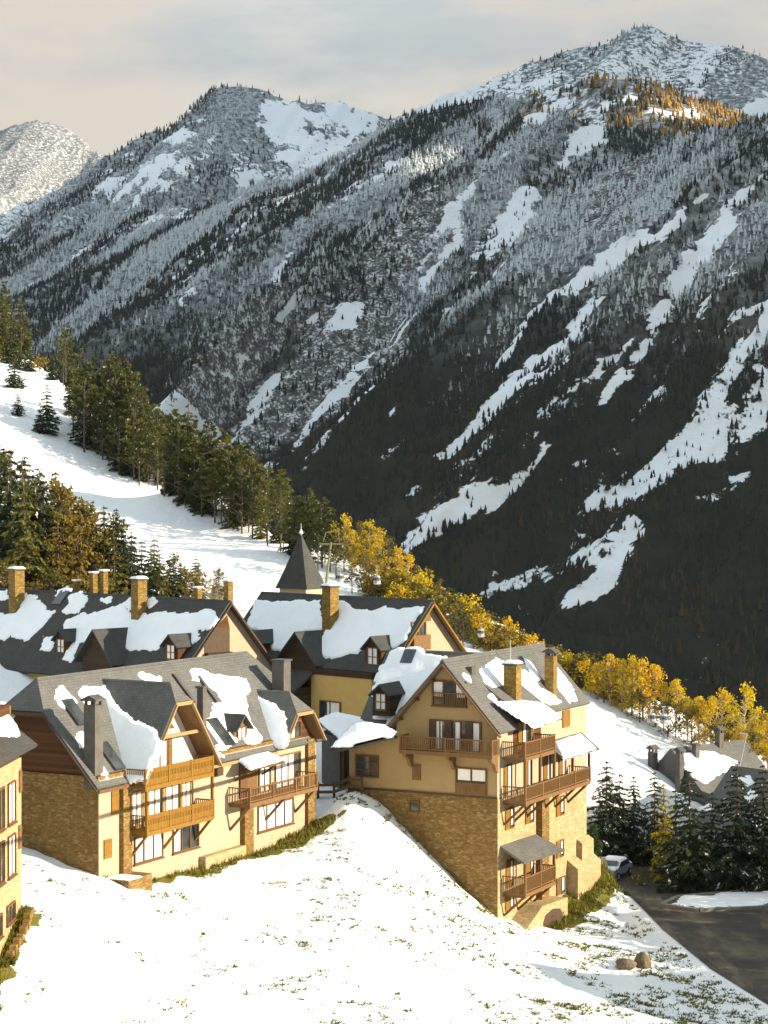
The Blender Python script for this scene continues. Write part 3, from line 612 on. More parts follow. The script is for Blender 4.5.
# ===================== the big chalet on the right
H=House('chalet','tall tan gabled chalet on a stone base with stacked brown balconies','house',RF,-27.5,-28.,S=RS)
K=1.098; MR=pl_y(-10.5,-3.6,K)
s0=H.part(MB().prism([(-7.35,0,-19.4),(0,0,-19.4),(0,0,-14.62),(-3.6,0,-10.72),(-7.35,0,-14.75)],(0,15.5,0)),'wall','plaster')
H.part(MB().prism([(-10.95,.02,-19.4),(-7.3,.02,-19.4),(-7.3,.02,-15.9),(-10.95,.02,-16.8)],(0,6,0)),'side_wall','plaster')
H.part(MB().box(-10.98,.03,-.04,15.53,-33,-19.45),'stone_base','stone')
m=MB().box(.03,.07,-.02,15.5,-33,-19.5); H.part(m,'sunny_stone','stone_light')  # lighter copy of the base stone, sun put into its colour
m=MB().box(-11.0,.06,-.10,-.035,-19.46,-19.33); H.part(m,'string_course','wood_dark')
m=MB().box(0,.03,-.01,15.5,-19.5,-14.65); H.part(m,'sunny_wall','plaster_pale')  # paler copy of the wall plaster, sun put into its colour
# roof
rr=H.slab('roof',[(-3.6,-.75,-10.5),(-3.6,16.1,-10.5),(.15,16.1,-10.5-K*3.75),(.15,2.4,-10.5-K*3.75),(.55,2.4,-10.5-K*4.15),(.55,-.75,-10.5-K*4.15)],.2,'slate_sunlit')
H.slab('roof',[(-3.6,-.75,-10.5),(-3.6,16.1,-10.5),(-7.95,16.1,-10.5-K*4.35),(-7.95,-.75,-10.5-K*4.35)],.2,'slate_sunlit')
m=MB(); m.beam((-3.6,-.72,-10.78),(-8.0,-.72,-15.6),.1,.32,(0,-1,0)); m.beam((-3.6,-.72,-10.78),(.58,-.72,-15.34),.1,.30,(0,-1,0)); H.part(m,'bargeboard','wood_mid')
m=MB()
for sg in(-1,1):
    for d in (.9,2.1,3.3): x=-3.6+sg*d; m.box(x-.08,x+.08,-.68,0,-10.9-K*d-.12,-10.9-K*d+.06)
H.part(m,'rafter_end','wood_brown')
m=MB().beam((-3.75,0,-10.47),(-3.75,0,-10.46),.1); 
m=MB().prism([(-3.8,-.76,-10.66),(-3.4,-.76,-10.66),(-3.6,-.76,-10.40)],(0,16.9,0)); H.part(m,'ridge_cap','slate_sunlit')
# gable openings
g=H.window('y',0,-4.68,-2.17,-13.55,-11.9,'wood_brown','glass',3,((.05,.30,.3),(.70,.95,.3)),'wood_brown')
r=MB(); H.bx(r,'y',0,-4.68,-2.17,.12,.2,-12.75,-12.68)
for i in range(16): a=-4.6+i*.157; H.bx(r,'y',0,a,a+.05,.13,.18,-13.5,-12.7)
H.part(r,'railing','wood_mid',g)
H.window('y',0,-4.86,-1.08,-16.5,-14.5,'wood_brown','glass',5,((.12,.24,.0),(.50,.60,.0),(.84,.95,.0)),None)
for a in(-4.86,-3.72,-2.2): H.shutter('y',0,a,a+.5,-16.45,-14.5,'wood_dark',.08,.15)
H.balcony('y',0,-6.45,.2,-16.5,1.25,-15.52,'wood_mid','bars')
for a in(-6.2,-3.05,0.0):
    m=MB().prism([(a-.12,-1.2,-16.66),(a-.12,-.02,-16.66),(a-.12,-.02,-17.75),(a-.12,-.35,-17.6),(a-.12,-.6,-17.15),(a-.12,-1.1,-16.95)],(.24,0,0)); H.part(m,'bracket','wood_mid')
H.shutter('y',0,-6.15,-5.52,-18.58,-17.55,'wood_mid')
g=H.window('y',0,-2.98,-.70,-19.36,-17.55,'wood_mid','glass',2,((.08,.48,.5),(.54,.94,.5)),None)
m=MB(); H.bx(m,'y',0,-2.9,-.78,.03,.13,-19.3,-18.5)
for i in range(5): z=-19.25+i*.16; H.bx(m,'y',0,-2.9,-.78,.12,.15,z,z+.1)
H.part(m,'panel','wood_mid',g)
H.window('y',-.04,-6.34,-5.6,-20.7,-19.95,'wood_brown','glass',1,(),None)
H.window('y',.02,-10.45,-8.66,-18.65,-17.15,'wood_brown','glass',1,(),None,2)
# sunny side: shed dormer, balconies, shutters
SH=[(-2.1,0,-12.2),(-2.1,10,-12.2),(1.65,0,-14.85)]
sd=H.slab('shed_roof',[(-2.1,2.3,-12.2),(-2.1,7.25,-12.2),(1.65,7.25,-14.85),(1.65,2.3,-14.85)],.14,'slate_sunlit')
H.snow(SH,None,.3,.12,uvpoly=[(2.35,-4.6),(7.2,-4.6),(7.2,.2),(2.35,.2)] if False else None) if False else None
m=MB().prism([(-2.0,2.5,-12.42),(1.2,2.5,-14.68),(-.02,2.5,-14.75)],(0,.12,0)); H.part(m,'cheek','boards_dark')
m=MB().box(-.6,.045,2.5,7.2,-16.8,-13.9); H.part(m,'dormer_wall','boards_brown')  # dark boards in place of the shaded recess behind the balcony
H.shutter('x',.045,3.2,3.85,-16.6,-14.75,'wood_orange'); H.window('x',.045,3.9,5.3,-16.6,-14.8,'wood_brown','glass',2,((.1,.45,0),))
H.shutter('x',.045,5.35,5.9,-16.6,-14.9,'wood_brown')
H.shutter('x',.03,11.0,12.3,-15.95,-14.75,'wood_orange')
H.balcony('x',0.03,.75,5.75,-16.8,1.6,-15.76,'wood_mid','bars')
H.balcony('x',0.07,.75,12.1,-19.65,1.6,-18.68,'wood_mid','bars',posts=[(.8,-16.85),(3.3,-16.85),(5.72,-16.85),(9.0,-17.55),(12.05,-17.5)],braces=(.9,2.6,4.6,6.9,9.6,11.9),bmat='wood_brown',bdrop=1.45)
for a0,a1 in((.95,1.95),(4.3,5.3),(7.6,8.5),(10.3,11.2)):
    H.shutter('x',.03,a0,a0+.5,-19.5,-17.45,'wood_orange'); H.window('x',.03,a0+.52,a1+.25,-19.55,-17.4,'wood_brown','glass',1,((.2,.8,.0),))
LS=[(0,0,-16.6),(0,10,-16.6),(1.75,0,-17.6)]
H.slab('lean_to_roof',[(0.03,7.7,-16.6),(0.03,14.6,-16.6),(1.75,13.8,-17.6),(1.75,7.4,-17.6)],.12,'slate_sunlit')
for y0,y1,z0,z1,mt in((1.1,2.23,-21.65,-20.3,'wood_orange'),(4.4,5.5,-21.75,-20.5,'wood_orange'),(9.76,10.9,-22.0,-20.65,'wood_orange'),(9.8,10.8,-24.9,-23.7,'wood_orange'),(9.8,11.1,-27.5,-26.3,'wood_brown'),(1.1,2.2,-27.,-25.9,'wood_orange'),(1.2,2.1,-25.5,-23.7,'wood_orange'),(4.5,5.5,-25.5,-23.8,'wood_orange')): 
    H.shutter('x',.07,y0,y0+(y1-y0)*.62,z0,z1,mt); H.window('x',.07,y0+(y1-y0)*.64,y1+.25,z0,z1,'wood_brown','glass',1,((.2,.8,.1),))
H.part(MB().box(.07,.5,6.35,7.6,-27.6,-19.9),'stone_strip','stone')  # darker stone strip in place of a vertical recess
H.balcony('x',.07,.75,5.75,-25.65,1.6,-24.55,'wood_mid','bars',posts=[(.8,-23.5),(3.3,-23.55),(5.7,-23.65)],braces=(.9,3.2,5.5),bmat='wood_brown',bdrop=1.4)
ca=[Vector((.07,.3,-22.55)),Vector((.07,6.3,-22.65)),Vector((1.9,7.0,-23.7)),Vector((1.9,.1,-23.45))]; H.slab('canopy',ca,.14,'slate_sunlit')
q=H.part(MB().prism([(.07,1.2,-33),(.07,8.4,-33),(.07,8.4,-27.2),(.07,4.0,-27.0),(.07,1.2,-28.1)],(1.45,0,0)),'plinth','stone_light')
m=MB(); ap=[(1.525,4.1,-33),(1.525,7.4,-33),(1.525,7.4,-28.1),(1.525,7.0,-27.7),(1.525,5.75,-27.5),(1.525,4.5,-27.7),(1.525,4.1,-28.1)]; m.prism(ap,(.03,0,0)); H.part(m,'arch_shade','wood_dark',q)  # flat dark sheet in place of the shaded arch opening
H.part(MB().prism([(.07,11.8,-33),(.9,11.8,-33),(.9,11.8,-25.9),(.07,11.8,-25.3)],(0,4.4,0)),'buttress','stone_light')
H.part(MB().prism([(.07,13.6,-26),(.5,13.6,-26),(.5,13.6,-24.4),(.07,13.6,-24.1)],(0,2.2,0)),'buttress','stone_light')
# rear wing with its own snowy slope
WZ=-10.45; KW=1.09; WP=[(-11,6,WZ),(-1,6,WZ),(-11,5,WZ-KW)]
H.slab('wing_roof',[(-11.1,6,WZ),(-3.75,6,WZ),(-7.6,.7,WZ-KW*5.3),(-11.1,.7,WZ-KW*5.3)],.16,'slate_sunlit')
H.slab('wing_roof',[(-11.1,6,WZ),(-3.75,6,WZ),(-3.75,11.4,WZ-KW*5.4),(-11.1,11.4,WZ-KW*5.4)],.16,'slate_sunlit')
H.part(MB().prism([(-10.9,1.1,-20),(-10.9,1.1,WZ-KW*4.9-.2),(-10.9,6,WZ-.25),(-10.9,10.9,WZ-KW*4.9-.2),(-10.9,10.9,-20)],(7,0,0)),'wing_wall','plaster_ochre')
H.dormer(WP,381,684,1.5,1.5,1.3,name='dormer',wall='boards_dark')
EP=[(-10.95,0,-16.72),(-10.95,1,-16.72),(-7.3,0,-15.82)]
H.slab('porch_roof',[(-11.9,-.5,-16.98),(-7.3,-.5,-15.75),(-7.3,2.6,-15.75),(-12.6,2.6,-17.05)],.14,'slate_sunlit')
H.part(MB().box(-12.4,-12.2,1.6,1.8,-20,-17.1),'porch_post','wood_brown')
# chimneys, pipe, roof window
H.chimney(MR,503.5,522,702,665,'stone_chimney','flat',True,sinkz=1.5); H.chimney(MR,544.5,557.5,691,656,'stone_chimney','hood',sinkz=1.5)
p=hit(H.f,513,672,MR); H.part(MB().cyl((p[0]-.2,p[1],p[2]-.2),(p[0]-.2,p[1],p[2]+2.2),.04),'vent_pipe','metal_grey')
p=hit(H.f,471,672,MR); H.part(MB().box(p[0]-.2,p[0]+.2,p[1]-.3,p[1]+.3,p[2]-.2,p[2]+.35),'roof_vent','render_grey')
p=Vector(hit(H.f,408,659,WP)); H.slab('skylight',[p+Vector((-.45,.4,.4*KW+.22)),p+Vector((.45,.4,.4*KW+.22)),p+Vector((.45,-.4,-.4*KW+.22)),p+Vector((-.45,-.4,-.4*KW+.22))],.25,'glass')
for P_ in ([(480,672),(496,657),(503,661),(512,664),(513,680),(508,700),(497,703),(487,696),(492,690),(484,682)],[(516,668),(525,670),(533,676),(540,688),(549,692),(561,701),(552,705),(541,700),(531,702),(520,706),(512,704),(520,694),(522,684)],
   [(557,667),(566,679),(573,689),(578,701),(569,702),(562,694),(556,686)],[(524,658),(532,663),(541,680),(536,681),(529,670)],[(463,672),(470,676),(470,681),(463,678)]): H.snow(MR,P_,.24,.18)
H.snow(SH,[(496.5,702.5),(508,702),(522,701),(541,703),(562,718),(534,727)],.3,.08,edge=.25)
H.snow(LS,[(556,742),(580,734),(596.5,749),(564,759)],.26,.06,edge=.25)
for P_ in ([(389,650),(400,647),(418,648),(430,653),(448,656),(441,668),(425,684),(410,699),(395,715),(388,724),(383,712),(370,696),(373,688),(376,677),(379,668),(386,659)],[(377,712),(388,711),(386,719),(375,719)],[(352,722),(362,718),(366,722),(356,728)]): H.snow(WP,P_,.24,.22)
H.snow([(-10.95,0,-16.66),(-10.95,1,-16.66),(-7.3,0,-15.70)],[(338,743.5),(356,728),(374,727),(389,730),(389,737),(359,746.5)],.24,.1)
# ===================== the long chalet on the left
H=House('chalet','long chalet with golden wooden balconies and snowy cross gables above the open snow slope','house',LF,-27.5,-24.)
K=1.105; ML=pl_y(-10.5,-5.1,K); zl=lambda x:-10.5-K*(x+5.1)
H.part(MB().box(-10.2,0,0,25.4,-29,-15.95),'stone_wall','stone')
H.part(MB().prism([(-10.1,.06,-15.9),(-.12,.06,-15.9),(-.12,.06,-16.2),(-.12,.06,zl(-.12)-.25),(-3.9,.06,zl(-3.9)-.25),(-6.3,.06,zl(-3.9)-.25),(-10.1,.06,zl(-.12)-.25)][:2]+[(-.12,.06,zl(-.12)-.25),(-3.9,.06,zl(-3.9)-.25),(-6.3,.06,zl(-3.9)-.25),(-10.1,.06,zl(-.12)-.25)],(0,25.3,0)),'wooden_gable','boards_brown')
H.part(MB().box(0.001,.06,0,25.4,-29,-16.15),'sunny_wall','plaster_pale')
e=.35; cl=-12.3; xc=-5.1+(-10.5-cl)/K
H.slab('roof',[(-5.1,1.,-10.5),(-5.1,24.7,-10.5),(xc,26,cl),(e,26,zl(e)),(e,-.5,zl(e)),(xc,-.5,cl)],.22,'slate_sunlit')
mx=lambda x:-10.2-x
H.slab('roof',[(-5.1,1.,-10.5),(-5.1,24.7,-10.5),(mx(xc),26,cl),(mx(e),26,zl(e)),(mx(e),-.5,zl(e)),(mx(xc),-.5,cl)],.22,'slate_sunlit')
H.slab('hip',[(-5.1,1.,-10.5),(xc,-.5,cl),(mx(xc),-.5,cl)],.2,'slate_sunlit'); H.slab('hip',[(-5.1,24.7,-10.5),(xc,26,cl),(mx(xc),26,cl)],.2,'slate_sunlit')
m=MB(); m.beam((xc,-.47,cl-.25),(e,-.47,zl(e)-.25),.08,.26,(0,-1,0)); m.beam((mx(xc),-.47,cl-.25),(mx(e),-.47,zl(e)-.25),.08,.26,(0,-1,0)); m.beam((xc,-.47,cl-.2),(mx(xc),-.47,cl-.2),.08,.22); H.part(m,'bargeboard','wood_dark')
H.part(MB().box(e-.06,e+.08,-.45,2.6,zl(e)-.3,zl(e)-.12),'gutter','wood_brown'); H.part(MB().box(e-.06,e+.08,11.2,19.6,zl(e)-.3,zl(e)-.12),'gutter','wood_trim')
def cross(H,yc,zr,kb,dl,dr,xf,zc,nm):
    dcl=(zr-zc)/kb; xv=lambda d:-5.1+(-10.5-(zr-kb*d))/K
    for sg,d in((-1,dl),(1,dr)):
        H.slab('cross_gable_roof',[(xv(0)-.1,yc,zr),(xf-1.2*dcl/1.05,yc,zr),(xf,yc+sg*dcl,zc),(xf,yc+sg*d,zr-kb*d),(xv(d)-.15,yc+sg*d,zr-kb*d)],.16,'slate_sunlit')
        m=MB(); m.beam((xf+.03,yc+sg*dcl,zc-.2),(xf+.03,yc+sg*d,zr-kb*d-.18),.10,.26,(1,0,0)); H.part(m,'bargeboard','wood_trim')
        nn=Vector((0,sg*kb,1)).normalized()*.17; H.slab('soffit',[Vector((-.1,yc+sg*dcl*.8,zr-kb*dcl*.8))-nn,Vector((xf-.05,yc+sg*dcl,zc))-nn,Vector((xf-.05,yc+sg*d,zr-kb*d))-nn,Vector((-.1,yc+sg*d,zr-kb*d))-nn],.05,'wood_mid')
    H.slab('cross_gable_roof',[(xf-1.2*dcl/1.05,yc,zr),(xf,yc-dcl,zc),(xf,yc+dcl,zc)],.14,'slate_sunlit')
    m=MB().beam((xf+.03,yc-dcl-.05,zc-.16),(xf+.03,yc+dcl+.05,zc-.16),.1,.22); H.part(m,'bargeboard','wood_trim')
    P_=[(-1.5,yc-dl*.93,-16.4),(-1.5,yc+dr*.93,-16.4),(-1.5,yc+dr*.93,zr-kb*dr*.93-.22),(-1.5,yc+dcl*.8,zr-kb*dcl*.8-.25),(-1.5,yc-dcl*.8,zr-kb*dcl*.8-.25),(-1.5,yc-dl*.93,zr-kb*dl*.93-.22)]
    return P_
P_=cross(H,6.9,-11.,1.286,4.2,4.15,1.35,-12.1,'a'); H.part(MB().prism(P_,(1.56,0,0)),'gable_wall','plaster_white')
H.part(MB().box(.9,1.05,4.55,9.3,-14.25,-14.05),'collar_beam','wood_trim')
H.part(MB().prism([(.065,6.0,-13.9),(.065,7.8,-13.9),(.065,7.2,-13.3),(.065,6.6,-13.3)],(.05,0,0)),'vent','wood_brown')
P_=cross(H,22.45,-12.9,1.22,2.75,2.75,.85,-14.2,'b'); H.part(MB().prism(P_,(1.56,0,0)),'gable_wall','boards_brown')
H.window('x',.065,21.7,23.2,-16.1,-14.9,'wood_brown','glass',2,((.1,.45,0),))
B=H.balcony('x',.06,2.8,10.15,-16.82,1.3,-15.78,'wood_orange','panel')
B=H.balcony('x',.06,2.95,10.2,-19.5,1.3,-18.5,'wood_orange','panel',posts=[(3.0,-16.95),(6.55,-16.95),(10.15,-16.95)],braces=(3.1,6.6,10.1),bdrop=1.4)
H.balcony('x',.06,14.05,22.7,-19.3,1.6,-18.3,'wood_mid','bars',braces=(14.2,18.6,22.5),bdrop=1.6,sp=.2)
WT_=dict(frame='wood_brown')
for y0,y1 in((4.2,5.2),(5.4,7.0)): H.window('x',.065,y0,y1,-16.7,-14.5,'wood_mid','glass',2,((.06,.46,0),(.54,.94,0)))
H.shutter('x',.065,7.1,7.5,-16.7,-14.5,'wood_mid')
for y0,y1 in((3.2,4.3),(4.9,6.4),(6.75,8.3),(8.5,9.6)): H.window('x',.06,y0,y1,-19.35,-17.25,'wood_trim','glass',2,((.08,.46,0),(.54,.92,0))); 
for y in(4.4,6.5,8.35): H.shutter('x',.06,y,y+.32,-19.4,-17.25,'wood_trim')
H.window('x',.06,3.5,6.5,-21.55,-19.95,'wood_brown','glass',3,((.04,.30,0),(.36,.64,0),(.7,.96,0)),'wood_brown'); H.window('x',.06,7.6,10.5,-21.55,-19.95,'wood_brown','glass',3,((.05,.28,0),),'wood_brown')
H.shutter('x',.06,1.2,1.9,-18.3,-16.95); H.shutter('x',.06,.45,1.2,-20.75,-19.65)
H.part(MB().box(.03,.35,2.05,2.95,-29,-16.6),'pillar','stone'); H.part(MB().box(.03,.3,23.9,24.9,-29,-16.3),'pillar','stone')
H.part(MB().box(.05,.4,15.5,16.6,-29,-19.7),'pillar','stone'); H.part(MB().box(.05,1.5,.9,3.3,-29,-21.9),'plinth','stone')
H.part(MB().box(.05,.55,10.6,15.4,-29,-22.2),'plinth','stone_light')
H.snow([(0,0,-21.9),(1,0,-21.9),(0,1,-21.9)],None,.18,.05,uvpoly=[(.1,.9),(1.5,.9),(1.5,2.2),(.1,2.2)])
H.slab('canopy',[(.05,15.2,-16.55),(.05,18.7,-16.55),(1.75,18.4,-17.1),(1.75,14.4,-17.1)],.1,'wood_brown')
H.snow([(0,0,-16.5),(0,1,-16.5),(1.75,0,-17.07)],[(240,760),(264,751),(283,759.5),(251,769)],.26,.06,edge=.25)
for a in(14.9,18.2): m=MB().beam((1.4,a,-17.1),(.08,a,-18.0),.1); H.part(m,'canopy_brace','wood_brown')
H.part(MB().box(.05,.2,15.3,16.2,-19.2,-16.9),'door_recess','wood_brown'); H.shutter('x',.06,16.3,17.5,-19.25,-17.0,'wood_mid'); H.window('x',.06,17.7,19.2,-19.2,-16.95,'wood_brown','glass',2,((.1,.46,0),(.54,.9,0)))
H.window('x',.06,19.8,23.2,-19.2,-17.0,'wood_mid','glass',4,((.03,.24,0),(.27,.48,0),(.52,.72,0)),'wood_mid')
H.window('x',.06,17.6,22.2,-21.75,-20.05,'wood_brown','glass',4,((.03,.23,0),(.27,.48,0),(.52,.73,0),(.77,.97,0)),'wood_brown')
H.part(MB().box(.06,.35,12.3,13.0,-17.4,-16.9),'wall_lamp','wood_dark')
H.dormer(ML,241,714,1.9,1.7,-.55,ax='x',wall='wood_mid',slope=.95)
for px,py,wx,wy,kind in((74,713,.55,.95,1),(183,689,.14,1.2,0),(207,690,.14,1.1,0),(220,733,.6,1.1,1),(110,757,.5,1.0,1),(205,735,.5,.9,0)):
    p=Vector(hit(H.f,px,py,ML)); up=Vector((-1,0,K)).normalized()*wy; al=Vector((0,wx,0)); n_=Vector((K,0,1)).normalized()*.16
    H.slab('skylight',[p+up-al+n_,p+up+al+n_,p-up+al+n_,p-up-al+n_],.14,'glass' if kind else 'render_grey')
H.chimney(ML,84,102.5,768,705,'chimney_render','hood'); H.chimney(ML,197,206.5,724,688,'chimney_render','flat',sinkz=.9)
B2L=[(0,22.45,-12.9),(1,22.45,-12.9),(0,21.45,-14.12)]; H.chimney(ML,272,290.5,700,661,'chimney_render','flat',sinkz=2.)
B1L=[(0,6.9,-11.),(1,6.9,-11.),(0,5.9,-12.286)]
for P_ in ([(57,690),(62,687),(75,702),(72,707),(62,707),(57,699)],[(79,693),(83,687),(95,688),(103,684),(110,689),(106,698),(98,702),(86,706)],[(136,672),(147,674),(160,676),(164,683),(150,684),(145,681),(137,677)],
  [(190,672),(200,669),(215,675),(228,676),(246,679),(249,689),(246,700),(252,725),(262,738),(258,750),(248,744),(240,735),(226,751),(218,752),(208,735),(206,722),(212,715),(214,704),(222,702),(217,693),(205,684),(192,680)],
  [(97,770),(103,767),(109,775),(107,780),(100,777)],[(77,738),(82,733),(85,748),(80,747)],[(205,742),(214,748),(222,756),(214,757),(206,750)]): H.snow(ML,P_,.25,.22)
H.snow(B1L,[(98,691),(108,690),(116,706),(127,716),(140,721),(152,727),(158,733),(161,741),(151,768),(143.5,781),(128,781),(118,776),(107,760),(101,735),(96,712)],.28,.16)
H.snow(B2L,[(243,698),(250,693),(262,699),(276,705),(283,713),(286,728),(287,739),(283,746),(268,748),(256,746),(248,735),(243,720)],.28,.16)
# ===================== house cut by the left edge
FL=fr(-19.6,108,-3.3); H=House('house','pale stone house cut off by the left edge, brown shutters and snow on its eave','house',FL,-3.3,-25.)
H.part(MB().box(-11,0,-24,0,-32,-13.9),'wall','stone_light'); K=.8; PLF=pl_y(-13.2,.7,K)
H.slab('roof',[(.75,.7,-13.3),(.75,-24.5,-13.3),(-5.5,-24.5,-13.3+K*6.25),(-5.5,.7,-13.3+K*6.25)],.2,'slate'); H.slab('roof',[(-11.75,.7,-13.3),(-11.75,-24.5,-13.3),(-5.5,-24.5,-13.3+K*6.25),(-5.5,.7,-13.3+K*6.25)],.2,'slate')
H.part(MB().prism([(-10.9,0,-14),(0,0,-14),(-5.5,0,-13.3+K*5.9)],(0,-24,0)),'gable_wall','boards_brown')
H.part(MB().box(-.7,-.35,-1.2,-.85,-13.2,-11.),'roof_post','wood_mid')
H.slab('dormer_roof',[(-.25,-.3,-11.6),(-.25,-7,-11.6),(-3.4,-7,-10.5),(-3.4,-.3,-10.5)],.15,'slate'); H.snow([(-.25,0,-11.6),(-.25,-1,-11.6),(-3.4,0,-10.5)],[(-40,690),(-4,708),(8,717),(17,727),(18,735),(8,735),(-40,728)],.42,.06)
H.part(MB().box(-2.9,-.3,-7,-1.4,-13,-10.9),'dormer_wall','boards_brown')
H.shutter('x',0,-.62,-.1,-15.75,-14.55,'wood_mid'); H.shutter('x',0,-.75,-.2,-18.75,-17.5,'wood_mid')
for z in(-17.1,-19.9): H.window('x',0,-3.1,-1.5,z,z+2.2,'wood_brown','glass',2,((.1,.46,.0),(.54,.9,.0)),'wood_brown'); H.window('x',0,-5.6,-3.9,z,z+2.2,'wood_brown','glass',2,(),'wood_brown')
H.window('x',0,-3.4,-1.6,-22.3,-21.3,'wood_brown','glass',2,(),'wood_brown'); H.window('x',0,-6.4,-4.4,-22.6,-21.4,'wood_brown','glass',2,(),'wood_brown')
# ===================== dark roofed chalet at the back left
FC=fr(-12.25,155,-45); H=House('chalet','ochre chalet with a long dark slate roof carrying four stone chimneys and ragged snow','house',FC,-45,-20.,S=1.03)
K=1.1; zr=-7.75; CP_=[(0,0,zr),(-1,0,zr),(0,-1,zr-K)]
H.part(MB().prism([(0,-5.2,-22),(0,5.2,-22),(0,5.2,zr-K*5.2-.2),(0,0,zr-.25),(0,-5.2,zr-K*5.2-.2)],(-40,0,0)),'wall','plaster_ochre')
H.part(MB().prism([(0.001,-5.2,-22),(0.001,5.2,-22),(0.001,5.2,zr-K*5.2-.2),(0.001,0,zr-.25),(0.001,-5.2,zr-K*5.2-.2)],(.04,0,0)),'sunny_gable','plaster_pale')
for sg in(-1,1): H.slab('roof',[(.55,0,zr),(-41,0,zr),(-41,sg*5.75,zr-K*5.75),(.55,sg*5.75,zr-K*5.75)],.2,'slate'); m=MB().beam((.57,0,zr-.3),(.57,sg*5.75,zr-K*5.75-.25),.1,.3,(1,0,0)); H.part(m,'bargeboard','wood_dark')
b=H.part(MB().box(.04,.1,-2.2,.3,zr-4.2,zr-2.2),'recess_shade','wood_dark'); H.part(MB().box(.05,.5,-2.2,.3,zr-4.9,zr-4.0),'balcony_front','boards_dark')  # flat dark panel for the shade inside the gable recess
H.part(MB().box(.04,.12,-2.1,.2,-16,zr-5.0),'stone_panel','stone'); H.part(MB().prism([(.04,-1.2,zr-2.2),(.04,.3,zr-2.2),(.04,.05,zr-1.2)],(.06,0,0)),'gable_panel','boards_brown')
for a,b_,c,d in((8.5,24.5,607,570),(131,147,615,580)): H.chimney(CP_,a,b_,c,d,'stone_chimney','flat',True)
CB=[(0,0,zr),(-1,0,zr),(0,1,zr-K)]
def ridge_ch(px0,px1,pyt,y,zb): 
    p=hit(H.f,(px0+px1)/2,pyt,[(0,y,0),(1,y,0),(0,y,1)]); sc=F/to_world(H.f,p)[1]; wd=(px1-px0)/sc/1.41/2
    o=H.part(MB().box(p[0]-wd,p[0]+wd,y-wd,y+wd,zb,p[2]),'chimney','stone_chimney'); H.part(MB().box(p[0]-wd-.08,p[0]+wd+.08,y-wd-.08,y+wd+.08,p[2]+.001,p[2]+.14),'cap','snow',o)
ridge_ch(89.5,97.5,573,2.2,-11); ridge_ch(100,108,571,2.2,-11); ridge_ch(73,80,581,1.5,-10.5); ridge_ch(194,202,588,1.2,-10); ridge_ch(224,233,581,.9,-10.5)
for px,py,wd,zh,fr_,w_ in((61,629,1.9,1.6,-4.2,True),(171,634,1.9,1.5,-4.4,False)): H.dormer(CP_,px,py,wd,zh,fr_,wall='boards_brown',win=True,over=.3,paneX='curtain')
H.dormer(CP_,97,629,4.6,2.6,-5.4,wall='boards_dark',win=False,over=.5,slope=1.05)
H.slab('porch_roof',[(-27.2,-5.2,-13.),(-23.2,-5.2,-13.),(-23.4,-7.6,-15.2),(-27.6,-7.6,-15.2)],.15,'slate') if False else None
H.window('y',-5.2,-34.5,-31.5,-16.6,-14.6,'wood_dark','glass',2,()); H.window('y',-5.2,-30.5,-29,-16.6,-14.6,'wood_dark','glass',2,())
p=Vector(hit(H.f,60,599,CP_)); H.slab('skylight',[p+Vector((-.6,.5,.5*K+.15)),p+Vector((.6,.5,.5*K+.15)),p+Vector((.6,-.5,-.5*K+.15)),p+Vector((-.6,-.5,-.5*K+.15))],.14,'glass')
for P_ in ([(-8,592),(6,591),(9,594),(9,600),(-8,602)],[(23,593),(36,594),(41,598),(32,602),(22,600)],[(-12,612),(16,613),(22,600),(40,601),(50,610),(57,611),(47,622),(33,636),(28,640),(10,636),(5,640),(-12,634)],[(44,636),(52,637),(51,650),(45,652),(40,650)],[(56,590),(68,588),(70,592),(57,596)],
  [(68,594),(80,591),(87,599),(79,615),(66,616),(62,611),(67,604)],[(100,599),(110,598),(111,602),(103,603)],[(63,630),(68,620),(80,615),(100,611),(115,606),(125,604),(126,611),(135,615),(150,612),(170,612),(195,613),(205,610),(217,613),(215,622),(206,630),(197,628),(197,640),(188,647),(180,640),(171,634),(158,648),(135,650),(124,650),(112,634),(97,630),(88,640),(75,645),(70,638)],
  [(70,643),(77,647),(74,661),(62,661)],[(122,605),(130,598),(131,609)],[(147,598),(155,597),(161,601),(152,608),(147,607)]): H.snow(CP_,P_,.26,.3)
# ===================== snowy roofed chalet in the middle
FM=fr(3.3,150,-45); H=House('chalet','ochre chalet in the middle with broad snow covered roof and one stone chimney','house',FM,-45,-20.,S=1.06)
zr=-7.46; K=1.08; MP=[(0,0,zr),(-1,0,zr),(0,-1,zr-K)]; Ln=18.8
H.part(MB().prism([(0,-4.7,-22),(0,4.7,-22),(0,4.7,zr-K*4.7-.2),(0,0,zr-.25),(0,-4.7,zr-K*4.7-.2)],(-Ln+.4,0,0)),'wall','plaster_ochre')
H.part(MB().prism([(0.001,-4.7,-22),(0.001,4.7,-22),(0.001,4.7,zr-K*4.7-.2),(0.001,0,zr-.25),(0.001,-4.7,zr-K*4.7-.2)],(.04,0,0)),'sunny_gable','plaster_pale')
for sg in(-1,1): H.slab('roof',[(.5,0,zr),(-Ln,0,zr),(-Ln,sg*4.85,zr-K*4.85),(.5,sg*4.85,zr-K*4.85)],.2,'slate'); m=MB().beam((.53,0,zr-.3),(.53,sg*5.3,zr-K*5.3-.25),.12,.34,(1,0,0)); H.part(m,'bargeboard','wood_orange')
b=H.window('x',.04,-1.9,-.3,zr-3.6,zr-1.6,'wood_mid','glass',2,()); m=MB().box(.05,.5,-2.0,-.2,zr-3.7,zr-2.6); H.part(m,'balcony','wood_mid')
H.part(MB().prism([(.04,-1.5,zr-1.6),(.04,.25,zr-1.6),(.04,0,zr-.6)],(.06,0,0)),'gable_panel','wood_mid')
H.chimney(MP,322,339,625,587,'stone_chimney','flat',True)
